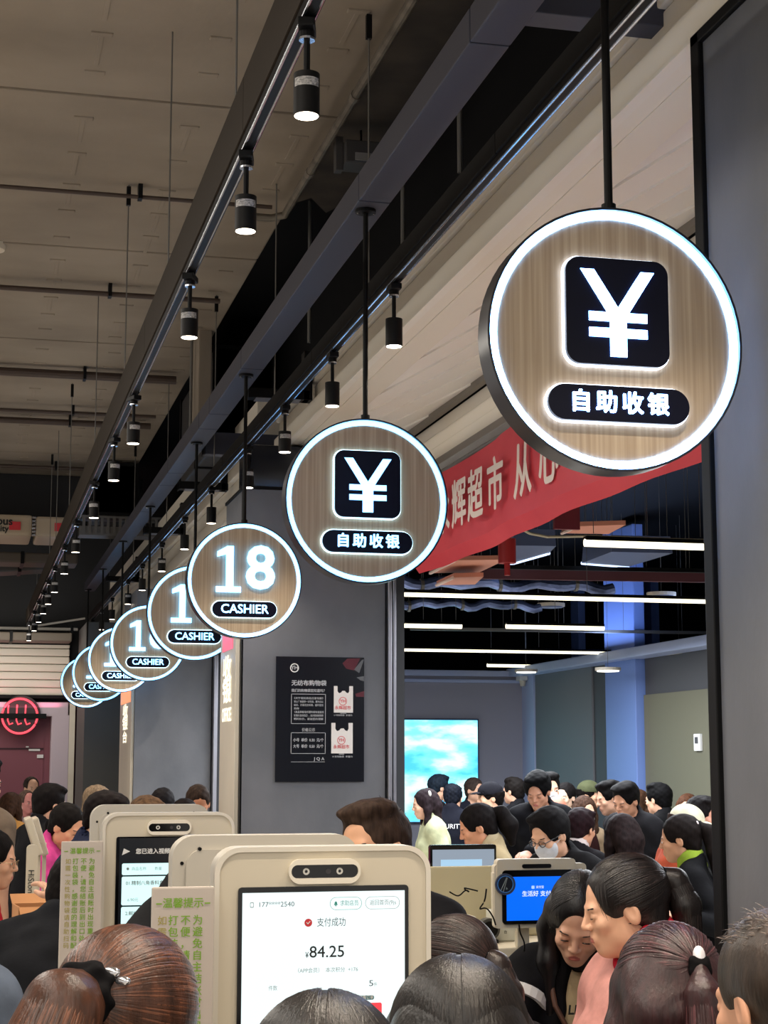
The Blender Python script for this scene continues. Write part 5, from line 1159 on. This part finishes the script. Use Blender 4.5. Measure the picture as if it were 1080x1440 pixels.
    if collar != 'none': F_.cap(N(0, -.016, -.02), N(0, -.018, .028 if collar != 'tall' else .045), .075 + puff * .3, .069 + puff * .3, .02)
    F_.cap(N(0, -.012, -.045 if collar != 'none' else -.07), H(0, -.02, -.02), nr + .006, nr + .010, .006, 's'); F_.ell(N(0, .06, .03), (.045, .05, .06), T, .01, 's')
    if open_front: F_.chain([N(.0, .085, .03), N(.0, .125, -.09), N(.0, .175, -.22), N(.0, .175, -.62)], [.055, .062, .078, .09], .008, 's')
    F_.wob(.0045 if near else .003, 34 if near else 26); F_.plane(-tz, nb - tz * .64)
    if short_sleeve:
        for s in (-1, 1): u = (el[s] - sh[s]); F_.ell(el[s] + u * .3, (.085, .085, .12), np.eye(3), .0, 's')
    tp = link('jacket' if puff > .016 else 'shirt', np_mesh('jacket', [F_.mesh()]), cloth_m(top), root)
    if collar and collar not in ('none', 'tall'):
        F_ = Field(N(0, 0, 0) - .14, N(0, 0, 0) + .14, max(ct * .6, .006)); cg = .5 if near == 2 else .3; F_.cap(N(0, -.014, -.005), N(0, -.012, .046 if near == 2 else .036), .077 + puff * cg, .071 + puff * cg, .0); F_.cap(N(0, -.012, -.08), H(0, -.02, -.02), nr + .007, nr + .011, 0, 's')
        F_.ell(N(0, .075, .04), (.03, .06, .06), T, .01, 's'); link('collar', np_mesh('collar', [F_.mesh()]), cloth_m(collar), tp)
    if tee is not None:
        F_ = Field(np.minimum(N(-.2, -.2, -.66), N(.2, .2, .1)) - .15, np.maximum(N(-.2, -.2, -.66), N(.2, .2, .1)) + .15, ct); torso(F_, .004); F_.cap(N(0, -.012, -.06), H(0, -.02, -.02), nr + .004, nr + .010, .006, 's'); F_.ell(N(0, .06, .03), (.05, .05, .06), T, .01, 's'); F_.plane(-tz, nb - tz * .62)
        link('tee_shirt', np_mesh('tee_shirt', [F_.mesh()]), cloth_m(tee), root)
    # ---- trousers and shoes
    P_ = np.array([j for s in (-1, 1) for j in foot[s]]); F_ = Field(P_.min(0) - .22, P_.max(0) + .2, cb); F_.ell(N(0, -.008, -.55), (.168, .128, .12), T, 0)
    for s in (-1, 1): F_.chain(list(foot[s]), [.09, .068, .058], .05)
    F_.plane(-np.array([0, 0, 1.]), (0, 0, .06)); link('trousers', np_mesh('trousers', [F_.mesh()]), cloth_m(legs), root)
    for s in (-1, 1):
        a = foot[s][2]; F_ = Field(a - .26, a + .26, .014); F_.chain([a + B @ V3(0, -.04, -.03), a + B @ V3(0, .08, -.038), a + B @ V3(0, .14, -.042)], [.042, .036, .030], .02); F_.plane(-np.array([0, 0, 1.]), (0, 0, .002)); link('shoe', np_mesh('shoe', [F_.mesh()]), cloth_m((40, 38, 38)), root)
    # ---- accessories
    if mask:
        F_ = Field(hc - .14, hc + .14, max(ch * .8, .003)); F_.ell(H(0, .030, -.045), (.066, .074, .068), M); F_.ell(H(0, .088, -.035), (.020, .032, .030), M, .02); F_.ell(H(0, .066, -.092), (.03, .026, .024), M, .02)
        F_.plane(M[:, 2], H(0, 0, -.012)); F_.plane(-M[:, 1], H(0, .028, 0)); F_.plane(-M[:, 2], H(0, 0, -.112))
        mk = link('face_mask', np_mesh('face_mask', [F_.mesh()]), cloth_m(mask, .7), root)
        for s in (-1, 1): MB().tube([H(s * .062, .035, -.03), H(s * .078, .0, -.012), H(s * .081, -.018, .0)], .002, 5).done('ear_loop', cloth_m(mask, .7), mk)
    if glasses and glasses != 'none':
        gm = mat('glasses_%s' % glasses, (20, 20, 22) if glasses == 'black' else (170, 150, 120), .3, metal=0 if glasses == 'black' else .8); mb = MB(); pr = .0022 if glasses == 'black' else .0013
        for s in (-1, 1):
            mb.tube([H(s * .033 + .022 * math.cos(a), .1045 - .008 * abs(math.cos(a)), -.001 + .0155 * math.sin(a)) for a in np.linspace(0, 2 * PI, 21)], pr, 6, False); mb.tube([H(s * .055, .096, .003), H(s * .08, .0, .004)], pr, 6)
        mb.tube([H(-.011, .103, .002), H(.011, .103, .002)], pr, 6); mb.done('glasses', gm, root)
    if cap:
        rgb, bdir = cap; F_ = Field(hc - np.array([.2, .2, .1]), hc + .2, max(ch, .005)); F_.ell(H(0, -.012, .045), (.094, .114, .098), M); F_.ell(H(0, -.012, .035), (.085, .106, .09), M, 0, 's'); F_.plane(-M[:, 2], H(0, 0, .03))
        cp = link('cap', np_mesh('cap', [F_.mesh()]), cloth_m(rgb), root)
        F_ = Field(hc - .2, hc + np.array([.2, .2, .2]), max(ch * .8, .004)); F_.ell(H(0, .105 * bdir, .032), (.072, .075, .03), M); F_.ell(H(0, .10 * bdir, .018), (.09, .1, .035), M, .0, 's'); link('brim', np_mesh('brim', [F_.mesh()]), cloth_m(rgb), cp)
    if extra: extra(dict(root=root, H=H, N=N, T=T, M=M, B=B, tp=tp, base=base, sh=sh, el=el, wr=wr, nb=nb, hc=hc, bd=bd))
    return root
# ------------------------------------------------------------------ the crowd
BLK, CHAR, NAVYC, DRK = (24, 24, 27), (46, 46, 50), (36, 42, 66), (32, 28, 30)
S1, S2, S3, S4 = (226, 178, 148), (214, 162, 130), (232, 192, 166), (204, 150, 118)
DB, BR, AUB = (24, 20, 19), (62, 40, 28), (46, 24, 28)

PTL = ([(0, -.105, .045), (0, -.145, .03), (0, -.155, -.08), (0, -.15, -.20), (0, -.145, -.26)], [.022, .036, .038, .034, .014])
def back_text(s, z=-.17, size=.07, y=-.155):
    def f(d):
        g = text_geo(s, size, 0, .002); Mx = np.eye(4); Mx[:3, 0] = d['T'][:, 0]; Mx[:3, 1] = d['T'][:, 1]; Mx[:3, 2] = d['T'][:, 2]; Mx[:3, 3] = d['N'](0, y, z)
        g.transform(Matrix(Mx.tolist())); link('lettering', g, WHITE_INK, d['tp'])
    return f
def clip(pos, r, col, nm='hair_clip', elong=1.4):
    def f(d):
        g = ell_geo(d['H'](*pos), (r, r * .7, r * elong), d['M'], 14, 8); link(nm, np_mesh(nm, [g]), mat('clip_%d_%d_%d' % col, col, .3, metal=.2), d['root'])
    return f
def strap(col, side=1):
    def f(d):
        N_ = d['N']; P = [N_(side * .02, -.155, -.3), N_(side * .09, -.14, -.12), N_(side * .115, -.075, -.01), N_(side * .12, .02, -.0), N_(side * .10, .125, -.1), N_(side * .05, .165, -.25)]
        MB().tube(P, .014, 8).done('backpack_strap', cloth_m(col), d['root'], smooth=True)
    return f
# far left
person('bald man in black far away before the burgundy wall', 45, 1093, 20.5, 20, 5, hair='thin', hcol=(70, 60, 56), top=BLK, skin=S1)
person('pink-faced man in a pale top standing before the bald man', 39, 1112, 19, 30, 5, hair='thin', hcol=(120, 100, 90), top=(190, 170, 176), skin=(226, 150, 144))
person('brown-haired woman in a tan coat at the left picture edge', 18, 1115, 15.5, 140, 5, sex='f', hair='long', hcol=BR, top=(186, 134, 72), puff=.03)
person('tall black-haired man in a black jacket seen from behind, facing right', 73, 1104, 11.0, 118, 10, hair='short', hcol=(26, 22, 22), top=BLK, puff=.03)
def hoodless(d): pass
person('girl with tied hair in a bright pink jacket looking down', 97, 1133, 10.1, 50, 26, roll=0, sex='f', hair='tied', hcol=DB, top=(214, 74, 146), skin=(222, 160, 124), body=70, arms='fwd', tail=([(0, -.1, -.03), (0, -.125, -.05), (0, -.125, -.12)], [.02, .028, .012]), tie=(0, -.105, -.03), collar='tall')
person('man in a taupe short-sleeved shirt, head beyond the left picture edge', -24, 1064, 8.5, 60, 12, top=(128, 112, 96), short_sleeve=True, body=150, hair='short', wide=1.06, puff=.024, legs=(110, 98, 86), collar='none')
person('woman with thin glasses and a red shirt at the left picture edge', -8, 1167, 7.3, 78, 8, sex='f', hair='bob', hcol=DB, top=(196, 34, 48), skin=S2, glasses='gold', near=1, puff=.02, collar='none')
person('person in a grey-blue top, only the shoulder in view at bottom left', -150, 1118, 2.9, 165, 10, sex='m', hair='short', top=(94, 104, 120), near=1, puff=.02)
def stripes(d):
    for k in range(3):
        a = d['el'][1] * (.92 - .05 * k) + d['wr'][1] * (.08 + .05 * k); u = d['wr'][1] - d['el'][1]; u /= np.linalg.norm(u)
        MB().tube([a, a + u * .008], .062, 16).done('cuff_stripe', WHITE_INK, d['tp'])
person('person bending in a black jacket with striped cuffs behind the left notice board', 108, 1212, 5.95, 150, 35, sex='m', hair='short', top=(30, 31, 35), body=160, lean=35, puff=.035, wide=1.15, near=1, hands={1: dp(84, 1268, 6.15), -1: dp(56, 1310, 6.0)}, extra=stripes)
person('dark-haired person in a navy jacket turned right, left of the farther kiosk', 153, 1116, 8.6, 75, 20, sex='m', hair='short', hcol=(30, 24, 24), top=NAVYC, body=100, lean=20, puff=.03)
person('older person with greying blond hair behind the navy jacket', 141, 1106, 12.8, 100, 15, sex='f', hair='bob', hcol=(150, 128, 104), top=(60, 54, 54))
person('person whose thinning brown hair shows above the farther kiosk', 206, 1127, 7.5, 10, 42, hair='short', hcol=(104, 78, 56), top=(70, 66, 66), th=.01)
person('woman with pulled-back dark hair above the farther kiosk', 228, 1111, 12.6, -10, 24, sex='f', hair='tied', hcol=(28, 24, 26), top=BLK)
person('dark-haired person left of the short-haired man above the kiosk', 261, 1127, 11.2, 160, 30, sex='f', hair='bob', hcol=(34, 28, 28), top=CHAR)
person('short-haired man looking down above the farther kiosk', 279, 1107, 11.9, 8, 30, hair='crop', hcol=(58, 44, 36), top=BLK, skin=(206, 138, 100), th=.009, puff=.03, lean=18)
person('customer in black at the item-list kiosk, head behind the near kiosk back', 300, 1190, 3.95, 165, 25, hands={-1: dp(268, 1236, 4.3)}, top=(22, 22, 25), near=1, puff=.035, lean=20)
person('man with windswept brown hair bowed over the nearest kiosk', 524, 1130, 4.7, -40, 4, roll=5, hair='short', th=.010, hcol=(72, 56, 46), top=BLK, skin=(222, 166, 128), near=1, lean=22, puff=.03, body=-50, strand=700, wide=1.05)
# inside the shop
person('woman in a pale hooded jacket with a white hair clip facing left', 596, 1110, 14.5, -80, 10, sex='f', hair='long', hcol=(44, 34, 38), top=(198, 200, 160), extra=clip((-.072, -.05, .085), .020, (230, 230, 224)), puff=.035)
person('man in black before the cyan screen, turned to the right', 619, 1090, 17.4, 110, 4, hair='short', hcol=(30, 40, 52), top=BLK, arms='fwd')
person('guard in black with SECURITY lettering across the back', 637, 1104, 16.0, 170, 18, hair='short', hcol=(24, 28, 38), top=(22, 24, 34), extra=back_text('SECURITY', -.14, .062, -.155), puff=.03)
person('man with receding hair in a dark top before the screen edge', 668, 1094, 18.0, 45, 2, hair='crop', hcol=(70, 58, 52), top=(34, 36, 46))
person('guard in a black peaked cap and dark uniform facing left', 688, 1099, 14.6, -75, 4, hair='cap', top=(26, 26, 30), cap=((26, 26, 32), 1), extra=back_text('保安', -.12, .09, -.148), body=-120)
person('man in a black suit turned away to the left by the lilac wall', 721, 1094, 16.6, -120, 2, hair='short', hcol=(30, 26, 24), top=BLK)
person('tall man in a black beanie and coat looking down', 755, 1086, 12.0, -14, 26, hair='short', hcol=(14, 14, 16), top=(22, 22, 26), skin=(214, 156, 126), th=.022, puff=.035, hands={-1: dp(745, 1200, 11.6)}, near=1)
person('masked man partly hidden behind the tall man in the beanie', 772, 1087, 13.6, 20, 4, hair='short', hcol=(20, 18, 18), top=(214, 204, 182), mask=(226, 228, 230))
person('woman with centre-parted dark hair and pale face', 794, 1101, 15.3, -24, 4, sex='f', hair='tied', hcol=(26, 22, 22), top=BLK, skin=S3)
person('bald man with a reddish scalp bowed before the tall man', 782, 1121, 12.9, -30, 45, hair=None, top=(60, 34, 32), skin=(196, 116, 92))
person('woman with a full dark ponytail facing left above the grey monitor', 668, 1133, 10.0, -84, 22, sex='f', hair='tied', hcol=(24, 20, 20), top=(182, 164, 128), skin=(206, 146, 112), near=1, tail=([(0, -.1, .045), (0, -.125, .045), (0, -.165, .02), (0, -.18, -.06), (0, -.16, -.16)], [.024, .024, .046, .056, .02]), tie=(0, -.108, .042), collar=(196, 180, 146), lean=14)
person('man with black glasses and white mask bent behind the blue terminal', 770, 1138, 8.7, -42, 24, hair='short', hcol=(20, 18, 19), top=(26, 26, 28), skin=(214, 164, 134), mask=(226, 228, 234), glasses='black', near=1, lean=24, puff=.03, th=.018)
person('man in an olive baseball cap facing right', 829, 1097, 16.0, 72, 2, hair='cap', top=(196, 190, 170), cap=((84, 88, 62), 1), skin=S2)
person('brown-haired woman in a white mask and beige coat', 823, 1120, 14.3, 24, 8, sex='f', hair='long', hcol=(74, 52, 40), top=(150, 128, 102), mask=(226, 222, 220))
person('person with dark auburn hair and white shirt collar, turned away', 818, 1138, 11.2, 145, 8, hair='short', hcol=(38, 22, 26), top=(24, 22, 25), collar=(204, 190, 186), skin=S4)
person('man in black turned left behind the man with the backpack strap', 856, 1099, 13.0, -70, 14, hair='short', hcol=(18, 16, 16), top=BLK)
person('man in a black jacket with backpack strap looking down left', 878, 1101, 12.4, -38, 24, roll=-6, hair='short', hcol=(20, 18, 18), top=(34, 33, 36), skin=(206, 150, 118), puff=.03, near=1, extra=strap((52, 50, 46), 1), lean=12)
person('person whose brown head shows behind the man with the backpack strap', 900, 1111, 15.6, 150, 5, sex='f', hair='bob', hcol=(84, 58, 42), top=CHAR)
person('woman with long dark hair and mask seen from behind', 872, 1146, 10.2, -150, 10, sex='f', hair='long', hcol=(40, 30, 30), top=(34, 28, 30), near=1, mask=(226, 204, 204), th=.018)
person('man in a black coat turned away left before the olive wall', 924, 1102, 13.8, -125, 6, hair='short', hcol=(16, 15, 16), top=(22, 22, 24), puff=.03)
person('woman whose brown-haired forehead shows over the white cap', 966, 1117, 14.8, -12, 6, sex='f', hair='bob', hcol=(96, 62, 44), top=DRK)
person('person in a white baseball cap and orange sweater facing right', 967, 1131, 10.9, 96, 14, sex='f', hair='cap', hcol=(60, 42, 34), top=(186, 84, 56), cap=((220, 214, 186), 1), near=1, body=110)
person('man in black at the right edge of the shop opening', 989, 1121, 11.7, 66, 8, hair='short', hcol=(26, 22, 22), top=BLK, skin=(210, 150, 124))
person('woman in black with lime collar and long brown ponytail facing left', 953, 1147, 9.3, -96, 10, sex='f', hair='tied', hcol=(30, 24, 22), top=(20, 20, 22), skin=(206, 152, 116), near=1, tail=([(0, -.1, .05), (0, -.128, .05), (0, -.16, .02), (-.02, -.18, -.1), (-.02, -.18, -.26), (-.02, -.17, -.36)], [.022, .022, .038, .044, .036, .014]), tie=(0, -.108, .048), collar=(150, 176, 60), hands={-1: dp(962, 1290, 8.9)}, extra=clip((-.03, -.118, .068), .012, (226, 206, 206)), puff=.026)
# foreground
def tee_print(d):
    for s_, z, sz in (('LEA—F', -.10, .042), ('— E', -.15, .03), ('AW', -.20, .075)):
        g = text_geo(s_, sz, .02, .002, 'CENTER', .9); Mx = np.eye(4); Mx[:3, :3] = d['T'] @ np.array(Matrix.Rotation(PI, 3, 'Z')); Mx[:3, 3] = d['N'](0.0, .146, z)
        g.transform(Matrix(Mx.tolist())); link('shirt_print', g, BLACK_INK, d['root'])
    for s in (-1, 1):
        a = d['sh'][s] * .78 + d['el'][s] * .22; u = d['el'][s] - d['sh'][s]; u /= np.linalg.norm(u); MB().tube([a, a + u * .032], .085, 24).done('sleeve_stripe', WHITE_INK, d['tp'])
    N_ = d['N']; MB().tube([N_(.10, .0, .01), N_(.09, .12, -.10), N_(.0, .175, -.25), N_(-.08, .16, -.40), N_(-.13, .1, -.5)], .008, 8).done('shoulder_strap', mat('strap_brown', (92, 62, 48), .5), d['root'], smooth=True)
person('woman with long black hair bent forward in a black jacket with white sleeve stripe', 812, 1236, 4.99, -8, 34, roll=-8, sex='f', hair='long', th=.012, hcol=(22, 19, 20), top=(22, 22, 25), skin=(226, 176, 146), near=2, strand=900, wisps=20, hands={1: dp(775, 1480, 4.7)}, body=16, lean=22, puff=.026, tee=(206, 188, 150), open_front=True, arms='fwd', extra=tee_print, wide=.95)
person('woman with a dark ponytail in a pink cardigan with red collar, in profile', 870, 1207, 4.46, -78, 13, sex='f', hair='tied', hcol=(28, 21, 20), top=(222, 160, 152), skin=(228, 176, 144), near=2, strand=1600, wisps=18, tail=([(0, -.1, .055), (0, -.124, .056), (0, -.155, .035), (-.01, -.165, -.03), (-.01, -.155, -.13), (-.01, -.145, -.19)], [.02, .02, .032, .038, .028, .012]), tie=(0, -.108, .052), collar=(196, 36, 56), lean=-4, puff=.036, body=-58, arms='fwd', hands={-1: dp(815, 1490, 4.3)}, wide=1.1)
person('person with dark brown tied hair seen from behind beside the nearest kiosk', 630, 1297, 4.05, -126, 24, sex='f', hair='tied', hcol=(40, 27, 24), top=(30, 28, 30), near=2, strand=1100, tail=([(0.0, -.1, .0), (.0, -.124, -.002), (.0, -.135, -.02), (.0, -.142, -.09), (.0, -.14, -.17)], [.018, .018, .028, .030, .012]), tie=(0, -.106, -.002), lean=18)
person('woman with sleek black centre-parted hair seen from behind at bottom centre', 645, 1355, 2.33, 180, 14, sex='f', hair='long', hcol=(24, 19, 17), top=(30, 28, 30), near=2, strand=2600, lean=14, th=.016)
person('person whose black crown just covers the payment screen bottom', 458, 1411, 1.95, 178, 20, sex='f', hair='bob', hcol=(26, 22, 20), top=(34, 32, 34), near=2, strand=900, lean=10)
person('woman with auburn half-up hair and a white clip seen from behind', 938, 1308, 3.05, -170, 18, sex='f', hair='long', hcol=(60, 32, 34), top=(52, 36, 38), near=2, strand=500, th=.018, lean=14, extra=clip((.030, -.150, .058), .011, (232, 228, 232), elong=1.6), tail=([(.028, -.12, .045), (.03, -.145, .04), (.03, -.155, -.01), (.03, -.15, -.1), (.03, -.14, -.2)], [.010, .010, .028, .034, .016]), tie=(.028, -.14, .045))
def clip2(d):
    for q, r in (((.024, -.140, .062), .009), ((.040, -.136, .052), .008)):
        link('hair_clip', np_mesh('hair_clip', [ell_geo(d['H'](*q), (r * 1.5, r * .6, r * .8), d['M'], 14, 8)]), mat('clip_silver', (206, 206, 210), .15, metal=.9), d['root'])
person('woman with glossy chestnut ponytail and black scrunchie at bottom left', 188, 1316, 2.36, 156, 16, sex='f', hair='tied', hcol=(84, 50, 34), top=(70, 60, 56), near=2, strand=4200, th=.018, tail=([(-.01, -.112, .03), (-.014, -.140, .030), (-.02, -.172, .008), (-.03, -.182, -.06), (-.035, -.17, -.18), (-.03, -.16, -.28)], [.028, .028, .050, .062, .052, .02]), tie=(-.01, -.120, .029), lean=10, extra=clip2)
person('man with cropped dark hair at the right picture edge, seen from behind', 1088, 1284, 2.5, -138, 10, hair='crop', hcol=(66, 54, 46), top=(40, 40, 44), skin=(216, 160, 128), near=2, strand=5200, th=.012, lean=8, glasses='none')
